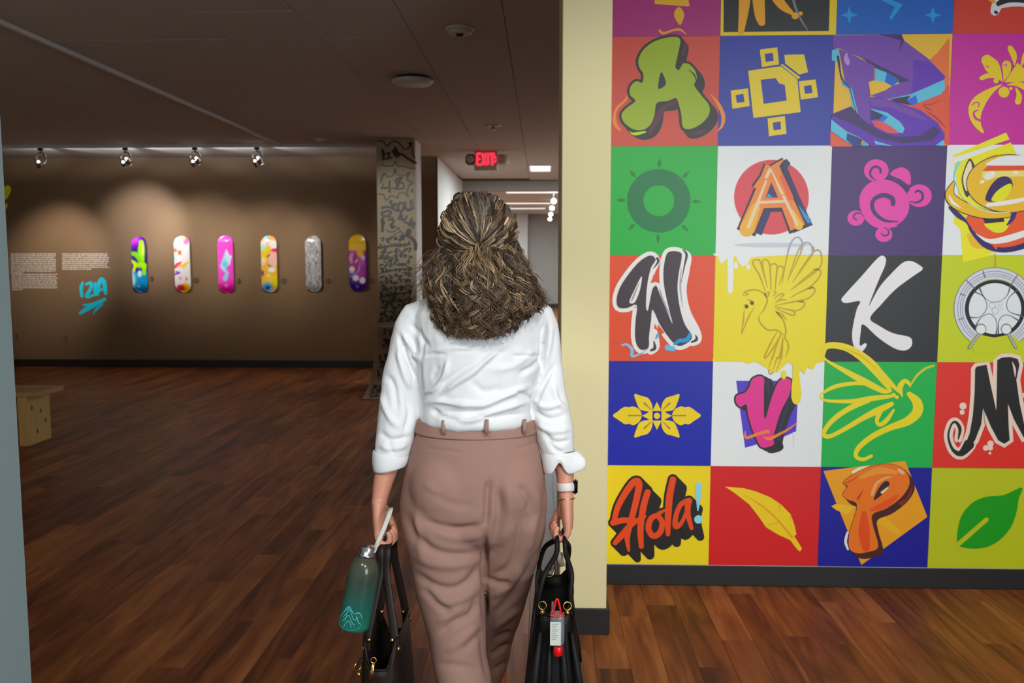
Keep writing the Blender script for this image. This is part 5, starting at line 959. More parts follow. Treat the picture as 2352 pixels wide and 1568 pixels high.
SF = [([(973, 815), (1000, 814), (1030, 815)], 4, -.005), ([(1172, 817), (1210, 817), (1246, 818)], 4, -.005), ([(1030, 808), (1100, 806), (1172, 810)], 3.5, -.0025), ([(985, 806), (1040, 800), (1100, 798)], 6, .002),
      ([(1004, 913), (1045, 882), (1088, 852), (1125, 820), (1157, 793)], 8, .008), ([(1000, 890), (1045, 860), (1090, 828)], 8, -.004), ([(969, 904), (1000, 892), (1022, 858), (1030, 822)], 7, .008), ([(990, 870), (1008, 840)], 7, -.004), ([(969, 928), (1000, 922), (1050, 927), (1111, 928), (1164, 906), (1219, 884)], 8, .009), ([(985, 938), (1020, 958), (1060, 966)], 7, -.007), ([(1000, 943), (1060, 947), (1120, 940), (1200, 905)], 7, -.006),
      ([(1040, 962), (1085, 966), (1138, 943), (1215, 922)], 8, .008), ([(1070, 950), (1130, 958), (1210, 948)], 7, -.004), ([(1190, 860), (1225, 840), (1243, 820)], 9, -.006), ([(1180, 895), (1215, 912), (1222, 925)], 7, -.005), ([(1080, 870), (1110, 900), (1160, 890)], 12, -.004), ([(1130, 850), (1180, 840), (1235, 800)], 10, .003),
      ([(916, 768), (930, 812), (945, 845), (955, 875)], 7, -.012), ([(925, 765), (945, 800), (966, 830)], 8, .009), ([(940, 740), (965, 770), (985, 800)], 8, -.005), ([(912, 800), (925, 850), (945, 900)], 8, .007), ([(968, 830), (968, 880), (969, 960)], 5, -.008), ([(963, 745), (970, 790), (968, 830)], 5, -.005),
      ([(886, 855), (905, 890), (912, 950)], 9, -.005), ([(875, 900), (890, 950), (920, 985)], 9, .005), ([(930, 900), (940, 950), (925, 1000)], 9, -.005), ([(870, 990), (900, 1010), (945, 1000)], 9, -.005), ([(868, 1020), (900, 1030), (938, 1020)], 8, .004), ([(890, 1010), (905, 1045)], 8, -.004),
      ([(1256, 728), (1248, 770), (1244, 815), (1246, 850)], 6, -.010), ([(1265, 740), (1262, 790), (1254, 840)], 8, .006), ([(1228, 935), (1245, 890), (1262, 860), (1275, 835)], 7, -.008), ([(1230, 870), (1224, 910), (1224, 960)], 5, -.008), ([(1226, 940), (1250, 958), (1275, 962), (1300, 950)], 8, -.007), ([(1232, 925), (1258, 935), (1290, 925)], 8, .006), ([(1232, 970), (1265, 990), (1310, 985)], 8, .006), ([(1245, 990), (1275, 1015), (1312, 1010)], 8, -.006), ([(1270, 880), (1280, 920), (1300, 945)], 8, .005), ([(1255, 1010), (1280, 1035), (1300, 1040)], 7, -.005)]
crease(me, [(p, w * 0.92, a * 1.3) for p, w, a in SF]); rumple(me, 0.005, (14, 14, 11), 8.3); rumple(me, 0.0022, (34, 34, 20), 2.7)
shirt = obj('shirt', me, M_shirt, person, True)
# turned-back cuffs
def cuff(rows, n=40):
    """rows: (centre, fn(angle) -> (outward, drop))"""
    b = bmesh.new(); V = []
    for c, f in rows:
        r = []
        for k in range(n):
            t = 2 * PI * k / n; o, dz = f(t); r.append(b.verts.new(c + Vector((o * math.cos(t), o * math.sin(t) * 1.02, dz))))
        V.append(r)
    for A, B in zip(V, V[1:] + V[:1]):
        for k in range(n): b.faces.new((A[k], A[(k + 1) % n], B[(k + 1) % n], B[k]))
    bmesh.ops.recalc_face_normals(b, faces=b.faces[:]); return b
def lc(r, dz0=0.0, tilt=0.0): return lambda t: ((r + 0.5 * math.sin(3 * t + 1) + 0.6 * math.sin(2 * t)) * PXM, dz0 + tilt * math.cos(t))
cL = at(898, 1052, 2.243); cL2 = at(896, 1072, 2.238)
b = cuff([(cL, lc(37, 0.024)), (cL, lc(42, 0.020, -.004)), (cL, lc(45, 0.004, -.002)), (cL2, lc(41, 0.006, .006)), (cL2, lc(38, -0.006, .008)), (cL2, lc(34, -0.004, .008)), (cL2, lc(32, 0.01)), (cL, lc(33, 0.0))])
sub = obj('cuff', b, M_shirt, shirt, True); sm = sub.modifiers.new('s', 'SUBSURF'); sm.levels = sm.render_levels = 1
def rc(r, dz, flap, lobes):
    def f(t):
        d = math.atan2(math.sin(t + 0.25), math.cos(t + 0.25)); a = math.exp(-(d / 0.34) ** 2)
        v = math.atan2(math.sin(t + PI / 2 + 0.02), math.cos(t + PI / 2 + 0.02)); notch = math.exp(-(v / 0.32) ** 2)
        return ((r + flap * a - 2.0 * notch) * PXM, dz + lobes * (0.030 * notch - 0.004 * math.cos(2 * t)) + lobes * 0.016 * a)
    return f
cR = at(1284, 1045, 2.245); cR2 = at(1285, 1078, 2.238)
b = cuff([(cR, rc(36, 0.016, 0, 0)), (cR, rc(40, 0.014, 6, 0)), (cR, rc(42, -0.004, 22, 0.1)), (cR2, rc(39, 0.012, 27, 1)), (cR2, rc(36, -0.008, 28, 1.1)), (cR2, rc(33, -0.006, 22, 1)), (cR2, rc(31, 0.012, 6, .4)), (cR, rc(32, 0.0, 0, 0))])
sub = obj('cuff', b, M_shirt, shirt, True); sm = sub.modifiers.new('s', 'SUBSURF'); sm.levels = sm.render_levels = 1
b = bmesh.new(); tube(b, [Vector((HX + 0.062 * math.cos(t), HY - 0.006 + 0.064 * math.sin(t), 1.405 + 0.01 * math.sin(t))) for t in [2 * PI * k / 24 for k in range(24)]], (0.006, 0.022), side=(0, 0, 1), n=10, closed=True); obj('collar', b, M_shirt, shirt, True)

# watch and bracelet on the right wrist
wc = at(1300, 1118, 2.232); ax = (at(1301, 1146, 2.226) - at(1297, 1090, 2.24)).normalized()
def wrist_ring(c, rx, ry, ra, name, m, parent):
    M = axis_matrix(c, ax, (1, 0, 0)); b = bmesh.new(); tube(b, [M @ Vector((rx * math.cos(2 * PI * k / 32), ry * math.sin(2 * PI * k / 32), 0)) for k in range(32)], ra, side=ax, n=10, closed=True); return obj(name, b, m, parent, True)
wt = wrist_ring(wc, .0225, .029, (0.0115, 0.0025), 'watch_band', mat('white_silicone', rgb(214, 208, 206), 0.5), person)
M = axis_matrix(wc + Vector((0.0245, -0.002, 0.002)), (1, -0.1, 0), (0, 0, 1)); b = bmesh.new(); bmesh.ops.create_cube(b, size=1, matrix=M @ Matrix.Diagonal((.036, .031, .010, 1))); bmesh.ops.bevel(b, geom=b.edges[:], offset=0.0035, segments=3, affect='EDGES'); obj('watch_case', b, mat('dark_watch_case', rgb(46, 46, 50), 0.2, 0.9), wt, True)
b = bmesh.new(); bmesh.ops.create_cube(b, size=1, matrix=M @ Matrix.Translation((0, 0, 0.0052)) @ Matrix.Diagonal((.031, .026, .002, 1))); bmesh.ops.bevel(b, geom=b.edges[:], offset=0.0008, segments=2, affect='EDGES'); obj('watch_glass', b, mat('black_watch_glass', rgb(16, 16, 18), 0.08), wt, True)
b = bmesh.new(); lathe(b, [(0.0035, -0.002), (0.0035, 0.003)], axis_matrix(M @ Vector((0.004, -0.017, 0)), M.to_3x3() @ Vector((0, -1, 0))), 12); obj('watch_crown', b, mat('red_crown', rgb(170, 40, 36), 0.3), wt, True)
wrist_ring(at(1301, 1145, 2.228), .0225, .030, (0.0014, 0.0014), 'bracelet', mat('gold', rgb(214, 170, 90), 0.25, 1.0), person)

# ------------------------------------------------------------ hair
M_hair = mat('hair_strands', (1, 1, 1, 1), 0.42, spec=0.35); nt = M_hair.node_tree; v = nt.nodes.new('ShaderNodeVertexColor'); v.layer_name = 'tone'; nt.links.new(v.outputs[0], nt.nodes['Principled BSDF'].inputs['Base Color'])
M_hbase = mat('dark_hair_mass', rgb(46, 35, 27), 0.7, noise=0.4, nscale=60, bump=0.6, bscale=90)
bm = bmesh.new(); ball(bm, (HX, HY - 0.008, HZ + 0.008), (0.088, 0.098, 0.088), 24)
loft(bm, [hring(548, 1020, 1180, 2.225, .05, .04), hring(590, 1006, 1190, 2.21, .055, .05), hring(640, 1004, 1200, 2.19, .05, .05), hring(685, 1014, 1206, 2.168, .036, .03), hring(715, 1030, 1190, 2.155, .018, .015)])
hair = obj('hair', fuse(bm, 0.006, 4), M_hbase, person, True)
rg = np.random.default_rng(4)
def lerp_edges(y, tab):
    ys, xs = zip(*tab); return np.interp(y, ys, xs)
def unpx(px, py, Y): 
    v = FW[None] + RT[None] * ((px - 1176) / F)[:, None] - UP[None] * ((py - 784) / F)[:, None]; t = Y / v[:, 1]; return v * t[:, None] + np.array([0, 0, HC])
def strands(name, P, R, Cc, parent):
    """P (S,n,3) paths, R (S,n) radii, Cc (S,n,3) colours -> one mesh of three-sided strands"""
    S_, n, _ = P.shape; T = np.gradient(P, axis=1); T /= np.linalg.norm(T, axis=2, keepdims=True) + 1e-9
    ref = np.array([0.31, -0.9, 0.29]); a = np.cross(T, ref); a /= np.linalg.norm(a, axis=2, keepdims=True) + 1e-9; b = np.cross(T, a)
    V = np.stack([P + (a * math.cos(q) + b * math.sin(q)) * R[..., None] for q in (0, 2 * PI / 3, 4 * PI / 3)], axis=2).reshape(-1, 3)
    base = (np.arange(S_)[:, None] * n + np.arange(n - 1)[None]) * 3; Q = []
    for k in range(3):
        k2 = (k + 1) % 3; Q.append(np.stack([base + k, base + k2, base + 3 + k2, base + 3 + k], axis=-1).reshape(-1, 4))
    Q = np.concatenate(Q); me = bpy.data.meshes.new(name); me.vertices.add(len(V)); me.vertices.foreach_set('co', V.ravel()); me.loops.add(Q.size); me.loops.foreach_set('vertex_index', Q.ravel().astype(np.int32))
    me.polygons.add(len(Q)); me.polygons.foreach_set('loop_start', np.arange(0, Q.size, 4, dtype=np.int32)); me.update(calc_edges=True)
    ca = me.color_attributes.new('tone', 'FLOAT_COLOR', 'POINT'); co = np.ones((len(V), 4)); co[:, :3] = np.repeat(Cc.reshape(-1, 3), 3, axis=0); ca.data.foreach_set('color', co.ravel())
    o = obj(name, me, M_hair, parent, True); o['kind'] = 'stuff'; return o
pal = np.array([[lin(c) for c in q] for q in ((52, 40, 32), (78, 60, 46), (104, 84, 64), (140, 116, 86), (184, 158, 122), (206, 184, 150), (128, 122, 118), (92, 86, 84))])
def tones(S_, n, w, tip=None, root=None):
    idx = rg.choice(len(pal), S_, p=np.array(w) / sum(w)); c = pal[idx][:, None, :] * rg.uniform(0.85, 1.2, (S_, 1, 1)) * np.ones((1, n, 1)); t = np.linspace(0, 1, n)[None, :, None]
    if tip is not None: c = c * (1 - 0.45 * t) + np.array(tip) * 0.45 * t
    if root is not None: c = c * (1 - 0.6 * (1 - t) ** 2) + np.array(root) * 0.6 * (1 - t) ** 2
    return c
# swept-back top section, gathered at the back of the head
def clump(S_, k, jit):
    """locks: index of each strand's lock and its small offset"""
    return np.repeat(np.arange(S_ // k + 1), k)[:S_], rg.normal(0, jit, (S_, 3))
S1, n1, K1 = 3600, 28, 5; lk, jt = clump(S1, K1, 1.0); nl = lk.max() + 1
phi = rg.uniform(-1.75, 1.75, nl)[lk] + jt[:, 0] * 0.022; fwd = rg.uniform(-0.55, 1.08, nl)[lk] + jt[:, 1] * 0.03
C0 = np.array([HX, HY - 0.008, HZ + 0.008]); rad = np.array([0.0885, 0.098, 0.0865])
st = np.stack([np.sin(phi) * np.cos(fwd), np.sin(fwd), np.cos(phi) * np.cos(fwd)], 1); st = np.sign(st) * np.abs(st) ** 0.86; 
g = unpx(np.array([1101.0]), np.array([562.0]), np.array([2.166]))[0]; gd = (g - C0) / rad; gl = np.linalg.norm(gd); gd /= gl
t = np.linspace(0, 1, n1); sn = np.linalg.norm(st, axis=1, keepdims=True); om = np.arccos(np.clip((st / sn) @ gd, -1, 1))[:, None, None]
path = (np.sin((1 - t)[None, :, None] * om) * st[:, None] + np.sin(t[None, :, None] * om) * gd) / (np.sin(om) + 1e-6)
lift = 1.0 + 0.10 * np.sin(PI * t)[None, :] * rg.uniform(0.2, 1.2, nl)[lk][:, None] + rg.normal(0, 0.008, (S1, 1)) + (gl * 1.0 - 1) * (t ** 3)[None]
P = C0 + path * rad * lift[..., None]
side = np.abs(np.sin(phi))[:, None]
P[..., 2] -= 0.026 * np.sin(PI * t ** 1.4)[None] * side ** 2 - 0.010 * np.sin(PI * t)[None] * (1 - side); P[..., 1] -= 0.014 * np.sin(PI * t ** 1.6)[None] * side
wv = rg.uniform(0, 6.28, nl)[lk][:, None]; am = rg.uniform(0.001, 0.0062, nl)[lk][:, None] * np.sin(PI * np.clip(t * 1.1, 0, 1))[None]; fr = rg.uniform(7, 15, nl)[lk][:, None]
P[..., 0] += am * np.sin(wv + fr * t[None]); P[..., 2] += am * np.cos(wv * 1.7 + fr * t[None]); P[..., 1] -= 0.6 * am * np.sin(wv + 1 + fr * t[None]) + 0.002
cl = tones(nl, n1, (6, 7, 7, 6, 3.2, 1.2, 3, 4))[lk] * rg.uniform(0.7, 1.3, (S1, 1, 1)); ctr = np.exp(-(phi / 0.3) ** 2)[:, None, None] * 0.75 * (1 - 0.75 * t)[None, :, None]
cl = cl * (1 - ctr) + np.array([lin(104), lin(100), lin(98)]) * ctr * rg.uniform(0.35, 1.3, nl)[lk][:, None, None]
cl *= (1.1 - 0.8 * t ** 4)[None, :, None]
strands('swept_strands', P, np.full((S1, n1), 0.0009) * rg.uniform(0.7, 1.3, (S1, 1)), cl, hair)
# loose curls: locks of several strands winding together
LE = [(560, 1012), (600, 998), (650, 992), (700, 998), (740, 1002), (790, 1010)]; RE = [(560, 1186), (600, 1196), (650, 1220), (690, 1244), (715, 1238), (750, 1214), (790, 1204)]
def curls(L_, k, n, ey, u, lay, wts, r0, curl, name, tip, root, free=None, wl=(0.042, 0.085), jit=0.0017, rr=(556, 606)):
    S_ = L_ * k; ix = np.repeat(np.arange(L_), k); J = lambda a: a[ix]
    t = np.linspace(0, 1, n)[None]; ry = rg.uniform(*rr, L_)[ix][:, None]; ey = (J(ey) + rg.normal(0, 3.0, S_))[:, None]; u = J(u)[:, None]
    y = ry + (ey - ry) * t; xl, xr = lerp_edges(y, LE), lerp_edges(y, RE); xc = (xl + xr) / 2; x = xc + u * (xr - xl) / 2
    m = np.clip(t * 3, 0, 1); x = (1100 + u * 78) * (1 - m) + x * m
    if free is not None: x = x + J(free)[:, None] * t ** 1.5
    Yb = 2.170 - 0.062 * np.clip((y - 560) / 150, 0, 1) + 0.085 * np.abs(u) ** 2.6 * (1 - 0.25 * t) - J(lay)[:, None] * np.sin(PI * np.clip(t * 0.9 + 0.1, 0, 1))
    P = unpx(x.ravel(), y.ravel(), np.broadcast_to(Yb, x.shape).ravel()).reshape(S_, n, 3)
    w = rg.uniform(*wl, L_)[ix][:, None]; L = np.abs(ey - ry) * PXM; ph = rg.uniform(0, 6.28, L_)[ix][:, None] + rg.normal(0, 0.28, (S_, 1)) + 2 * PI * (L / w) * t * rg.choice((-1, 1), L_)[ix][:, None] * (1 + 0.2 * np.sin(4 * t + rg.uniform(0, 6, L_)[ix][:, None]))
    A = curl * rg.uniform(0.6, 1.3, L_)[ix][:, None] * np.clip(t * 2.6, 0.08, 1) * (1 + 0.45 * t ** 3); P[..., 0] += A * np.cos(ph); P[..., 1] += 0.8 * A * np.sin(ph); P[..., 2] += 0.35 * A * np.sin(ph * 0.5 + 1)
    d = rg.normal(0, jit, (S_, 1, 3)) * (0.35 + 1.6 * np.sin(PI * np.clip(t * 0.95, 0, 1)))[..., None]; P += d
    R = r0 * rg.uniform(0.65, 1.4, (S_, 1)) * (1 - 0.5 * t ** 4)
    c = tones(L_, n, wts, tip, root)[ix] * rg.uniform(0.8, 1.2, (S_, 1, 1)); c *= (0.86 + 0.3 * np.cos(ph))[..., None] ** 0.0
    return strands(name, P, R * np.ones((S_, n)), c, hair)
S2 = 540; u = np.where(rg.random(S2) < 0.7, rg.uniform(-1, 1, S2), np.clip(rg.normal(0, 0.5, S2), -1, 1)); ym = np.interp(u, (-1, -0.7, -0.3, 0.2, 0.6, 0.8, 1), (748, 770, 778, 776, 768, 745, 708)); ey = np.where(rg.random(S2) < 0.6, ym - rg.exponential(14, S2), ym - rg.uniform(0, 120, S2))
curls(S2, 7, 42, ey, u, rg.uniform(-0.002, 0.036, S2), (12, 11, 7, 3.6, 1.8, 0.8, 1.2, 3), 0.00098, 0.0098, 'curly_strands', (lin(98), lin(73), lin(50)), (lin(70), lin(62), lin(56)))
S3 = 70; curls(S3, 6, 40, rg.uniform(615, 720, S3), rg.normal(0.0, 0.25, S3), rg.uniform(0.030, 0.052, S3), (3, 5, 7, 7, 4, 1.6, 1, 1), 0.00098, 0.0085, 'tied_curls', (lin(112), lin(86), lin(58)), (lin(128), lin(106), lin(78)))
S4 = 200; sd = np.where(rg.random(S4) < 0.62, -1.0, 1.0); curls(S4, 1, 40, rg.uniform(610, 705, S4), sd * rg.uniform(0.9, 1.05, S4), rg.uniform(-0.02, 0.02, S4), (4, 6, 6, 3, 1, 0.5, 4, 6), 0.0006, 0.006, 'flyaway_strands', (lin(112), lin(92), lin(78)), (lin(90), lin(80), lin(74)), np.where(sd < 0, -rg.uniform(0, 62, S4), rg.uniform(0, 26, S4)))
S5 = 130; curls(S5, 6, 40, rg.uniform(630, 712, S5), np.where(rg.random(S5) < 0.5, -1, 1) * rg.uniform(0.72, 1.04, S5), rg.uniform(-0.004, 0.024, S5), (7, 9, 7, 4, 2, 1, 3, 5), 0.00095, 0.009, 'side_curls', (lin(98), lin(74), lin(54)), (lin(64), lin(57), lin(52)), rr=(520, 585))
# the tie
b = bmesh.new(); tube(b, [Vector((g[0] + 0.014 * math.cos(q), g[1] - 0.006 + 0.004 * math.sin(q), g[2] + 0.009 * math.sin(q) - 0.002)) for q in [2 * PI * k / 16 for k in range(16)]], 0.0035, n=8, closed=True); obj('hair_tie', b, mat('dark_elastic', rgb(40, 30, 24), 0.7), hair, True)

# sunglasses pushed up on the head
M_rim = mat('tortoise_rim', rgb(40, 30, 24), 0.15, noise=0.5, nscale=160, coat=0.6); M_len = mat('tinted_lens', rgb(120, 112, 96), 0.05, coat=0.5); M_hinge = mat('hinge_glint', rgb(226, 226, 222), 0.2)
Yg = 2.275; SGL = []
for x0, x1, yt, yb in ((1041, 1086, 443, 470), (1103, 1146, 446, 473)):
    c = at((x0 + x1) / 2, (yt + yb) / 2, Yg); rx = (x1 - x0) / 2 * PXM; rz = (yb - yt) / 2 * PXM * 1.5
    L = [c + Vector((rx * math.copysign(abs(math.cos(q)) ** 0.75, math.cos(q)), -0.012 * math.sin(q) + 0.01 * math.cos(q) * (1 if x0 < 1090 else -1) * 0, rz * math.copysign(abs(math.sin(q)) ** 0.8, math.sin(q)) - rz * 0.33)) for q in [2 * PI * k / 28 for k in range(28)]]
    SGL.append(L)
b = bmesh.new()
for L in SGL: tube(b, L, 0.0023, n=8, closed=True)
tube(b, [at(1085, 452, Yg), at(1094, 449, Yg), at(1104, 453, Yg)], 0.0022, n=8)
sg_ = obj('sunglasses', b, M_rim, person, True); sg_['label'] = 'dark rimmed sunglasses pushed up on the hair'
for L in SGL:
    b = bmesh.new(); V = [b.verts.new(p) for p in L]; b.faces.new(V); ob = obj('lens', b, M_len, sg_); q = ob.modifiers.new('t', 'SOLIDIFY'); q.thickness = 0.0018
for s, x, y in ((-1, 1042, 452), (1, 1145, 459)):
    P0 = at(x, y, Yg); b = bmesh.new(); tube(b, [P0, P0 + Vector((s * 0.003, -0.008, -0.010)), P0 + Vector((s * 0.011, -0.02, -0.035)), P0 + Vector((s * 0.017, -0.03, -0.07)), P0 + Vector((s * 0.014, -0.045, -0.11))], (0.002, 0.0038), side=(1, 0, 0), n=8); tm = obj('temple', b, M_rim, sg_, True)
    b = bmesh.new(); ball(b, P0 + Vector((s * 0.003, -0.009, -0.004)), (0.003, 0.003, 0.008), 10); obj('hinge', b, M_hinge, sg_, True)  # hinge bead coloured pale for the glint on it
# ---------------------------------------------------------------- what the visitor carries
M_gold = mat('brass_fittings', rgb(222, 178, 96), 0.22, 1.0)
M_lea = mat('dark_brown_leather', rgb(30, 19, 15), 0.5, noise=0.15, nscale=18, bump=0.15, bscale=260, coat=0.0, spec=0.3)
M_blk = mat('black_leather', rgb(17, 17, 19), 0.55, noise=0.12, nscale=16, bump=0.2, bscale=240, spec=0.25)
M_lin = mat('black_lining', rgb(12, 11, 11), 0.8, noise=0.1, nscale=20)
def tote(name, label, cat, cx, cy, zt, zb, half_top, half_mid, half_bot, ly, dip, m, flare=0.0, wall=0.005):
    """open-topped bag, long side along y; the two gussets dip between the side panels"""
    t = thing(name, label, cat, (cx, cy, zb)); n = 48; rows = 12
    def outline(v, inset):
        gus = 0; w = half_top * (1 - v) ** 2 + 2 * half_mid * v * (1 - v) * 1.0 + half_bot * v * v if v < 1 else half_bot
        w -= inset; l = ly * (1 + flare * v) - inset; r = []
        for k in range(n):
            q = 2 * PI * k / n; c, s = math.cos(q), math.sin(q); e = 3.2
            x = w * math.copysign(abs(c) ** (2 / e), c); y = l * math.copysign(abs(s) ** (2 / e), s)
            gus = max(0.0, 1 - abs(x) / max(w, 1e-4) * 1.02) if abs(s) > 0.7 else 0.0
            gus = min(1.0, gus * 1.6); gus = gus * gus * (3 - 2 * gus); z = zt + (zb - zt) * v - dip * gus * (1 - v) ** 2
            r.append(Vector((cx + x, cy + y - (0.012 * gus * math.copysign(1, s) * (1 - v)), z)))
        return r
    O = [outline(v, 0) for v in np.linspace(0, 1, rows)]; I = [outline(v, wall) for v in np.linspace(0, 0.96, rows)]
    b = bmesh.new(); V = [[b.verts.new(p) for p in r] for r in [I[1], I[0]] + O]
    for A, B in zip(V[:-1], V[1:]):
        for k in range(n): b.faces.new((A[k], A[(k + 1) % n], B[(k + 1) % n], B[k]))
    b.faces.new(V[-1]); bmesh.ops.recalc_face_normals(b, faces=b.faces[:]); bd = obj('bag_body', b, m, t, True)
    b = bmesh.new(); V = [[b.verts.new(p) for p in r] for r in I[1:]]
    for A, B in zip(V[:-1], V[1:]):
        for k in range(n): b.faces.new((A[k], B[k], B[(k + 1) % n], A[(k + 1) % n]))
    b.faces.new(V[-1][::-1]); obj('lining', b, M_lin, t, True)
    b = bmesh.new(); tube(b, [p + Vector((0, 0, 0.001)) for p in O[0]], 0.0032, n=6, closed=True); obj('rim_piping', b, m, bd, True)
    return t, O
def stud(P, parent, r=0.007, d=(0, -1, 0)):
    b = bmesh.new(); lathe(b, [(r, -0.002), (r, 0.003), (r * 0.6, 0.006), (0.001, 0.007)], axis_matrix(P, d), 14); return obj('rivet', b, M_gold, parent, True)
def ring(P, r, parent, name='ring', d=(0, -1, 0), w=0.0016, sq=1.0):
    M_ = axis_matrix(P, d, (1, 0, 0)); b = bmesh.new(); tube(b, [M_ @ Vector((r * math.cos(2 * PI * k / 20), sq * r * math.sin(2 * PI * k / 20), 0)) for k in range(20)], w, n=8, closed=True); return obj(name, b, M_gold, parent, True)
def strap(pts, w, th, parent, m, name='handle', side=(0, 1, 0)):
    b = bmesh.new(); tube(b, spline([tuple(p) for p in pts], 8), (w, th), side=side, n=10); return obj(name, b, m, parent, True)

# brown bag in the left hand
GL = Vector((KL.x + 0.019, KL.y, KL.z - 0.019))        # the hollow of the fist
YL = 2.20; xb = at(866, 1480, 2.06).x
tb, O = tote('handbag', 'dark brown leather handbag with brass rivets hanging from the left hand', 'handbag', xb, YL, 0.535, 0.185, 0.047, 0.066, 0.068, 0.135, 0.07, M_lea, 0.06)
for s, xt in ((-1, -0.028), (1, 0.026)):
    for y in (-0.088, 0.088):
        P = Vector((xb + s * 0.0435, YL + y, 0.508)); stud(P + Vector((0, 0, 0)), tb, 0.007, (s, -0.3, 0)); stud(Vector((xb + s * 0.030, YL + y - 0.004, 0.532)), tb, 0.0065, (0, -1, 0.3))
    A = Vector((xb + s * 0.037, YL - 0.088, 0.500)); B = Vector((xb + s * 0.037, YL + 0.088, 0.500))
    gx = GL.x + s * 0.009
    strap([A, A + Vector((-s * 0.003, 0.004, 0.045)), Vector((gx, GL.y - 0.062, GL.z - 0.075)), Vector((gx, GL.y - 0.048, GL.z - 0.012)), Vector((gx, GL.y, GL.z + 0.004)), Vector((gx, GL.y + 0.048, GL.z - 0.012)), Vector((gx, GL.y + 0.062, GL.z - 0.075)), B + Vector((-s * 0.003, -0.004, 0.045)), B], 0.0105, 0.0024, tb, M_lea, side=(1, 0, 0.01))
strap([Vector((xb - 0.040, YL - 0.115, 0.492)), Vector((xb - 0.050, YL - 0.118, 0.49)), Vector((xb - 0.054, YL - 0.118, 0.478))], 0.006, 0.002, tb, M_lea, 'ring_tab', side=(0, 1, 0))
ring(Vector((xb - 0.055, YL - 0.118, 0.472)), 0.010, tb, 'side_ring', (1, -1, 0)); stud(Vector((xb - 0.050, YL - 0.122, 0.455)), tb, 0.006, (-1, -1, 0))
zp = at(858, 1516, YL - 0.14); ring(zp, 0.007, tb, 'zip_ring'); b = bmesh.new(); tube(b, [zp + Vector((0, -0.003, -0.006)), zp + Vector((-0.004, -0.006, -0.03)), zp + Vector((-0.010, -0.006, -0.052))], (0.0045, 0.0015), side=(1, 0, 0), n=8); obj('zip_pull', b, M_gold, tb, True)
b = bmesh.new(); tube(b, [Vector((xb - 0.05, YL - 0.136, 0.44)), Vector((xb - 0.034, YL - 0.142, 0.405)), Vector((xb, YL - 0.146, 0.392)), Vector((xb + 0.034, YL - 0.142, 0.405)), Vector((xb + 0.05, YL - 0.136, 0.44))], 0.0028, n=8); obj('gusset_piping', b, M_lea, tb, True)

# black bag in the right hand
GR = Vector((KR.x - 0.019, KR.y, KR.z - 0.019)); YR = 2.22
x0, x1 = at(1222, 1395, 2.09).x, at(1318, 1395, 2.09).x; xk = (x0 + x1) / 2 + 0.005; zt = at(1270, 1385, 2.09).z
tk, O = tote('tote_bag', 'slouchy black leather tote hanging from the right hand', 'tote bag', xk, YR, zt, 0.2, 0.048, 0.072, 0.094, 0.15, 0.03, M_blk, 0.10)
for s in (-1, 1):
    gx = GR.x + s * 0.010; bx_ = xk + s * 0.043
    A = Vector((bx_, YR - 0.115, zt - 0.035)); B = Vector((bx_, YR + 0.115, zt - 0.035))
    strap([A, A + Vector((-s * 0.004, 0.0, 0.05)), Vector((xk * 0.45 + gx * 0.55 + s * 0.028, YR - 0.10, zt + 0.065)), Vector((gx + s * 0.003, GR.y - 0.06, GR.z - 0.035)), Vector((gx, GR.y - 0.046, GR.z - 0.008)), Vector((gx, GR.y, GR.z + 0.003)), Vector((gx, GR.y + 0.046, GR.z - 0.008)), Vector((gx + s * 0.003, GR.y + 0.06, GR.z - 0.035)), Vector((xk * 0.45 + gx * 0.55 + s * 0.028, YR + 0.10, zt + 0.065)), B + Vector((-s * 0.004, 0.0, 0.05)), B], 0.0115, 0.0064, tk, M_blk, side=(0, 1, 0.01))
    for y in (-0.118,):
        q = Vector((bx_ - s * 0.012, YR + y - 0.018, zt - 0.004)); ring(q, 0.010, tk, 'handle_ring', (0.3 * s, -1, 0.2)); stud(q + Vector((0, -0.002, -0.016)), tk, 0.0065)
    b = bmesh.new()     # stitched handle tab
    tube(b, [Vector((bx_ + s * 0.006, YR - 0.117, zt - 0.02)), Vector((xk + s * 0.061, YR - 0.125, zt - 0.10)), Vector((xk + s * 0.066, YR - 0.128, zt - 0.15))], (0.013, 0.003), side=(0, 1, 0), n=8); obj('handle_tab', b, M_blk, tk, True)
for k, (fx, w) in enumerate(((-0.5, 1), (-0.15, 0.8), (0.25, 1), (0.6, 0.9))):      # soft vertical folds of the gusset
    b = bmesh.new(); tube(b, [Vector((xk + fx * 0.07, YR - 0.143, zt - 0.07)), Vector((xk + fx * 0.105, YR - 0.156, zt - 0.2)), Vector((xk + fx * 0.125, YR - 0.158, 0.24))], [(0.006 * w, 0.006), (0.011 * w, 0.010), (0.012 * w, 0.010)], side=(1, 0, 0), n=10); obj('gusset_fold', b, M_blk, tk, True)
ring(at(1262, 1312, YR - 0.02), 0.014, tk, 'key_ring', (0.6, -1, 0.2)); 
b = bmesh.new(); c0 = at(1263, 1292, YR - 0.02); tube(b, [c0, c0 + Vector((0.002, -0.002, -0.018)), at(1262, 1302, YR - 0.02)], 0.003, n=8); obj('clasp', b, M_gold, tk, True)
b = bmesh.new(); tube(b, [at(1289, 1268, YR - 0.03), at(1287, 1285, YR - 0.035), at(1292, 1300, YR - 0.03)], (0.008, 0.0015), side=(1, 0, 0), n=8); obj('hang_tag', b, mat('pale_tag', rgb(196, 190, 160), 0.6), tk, True)

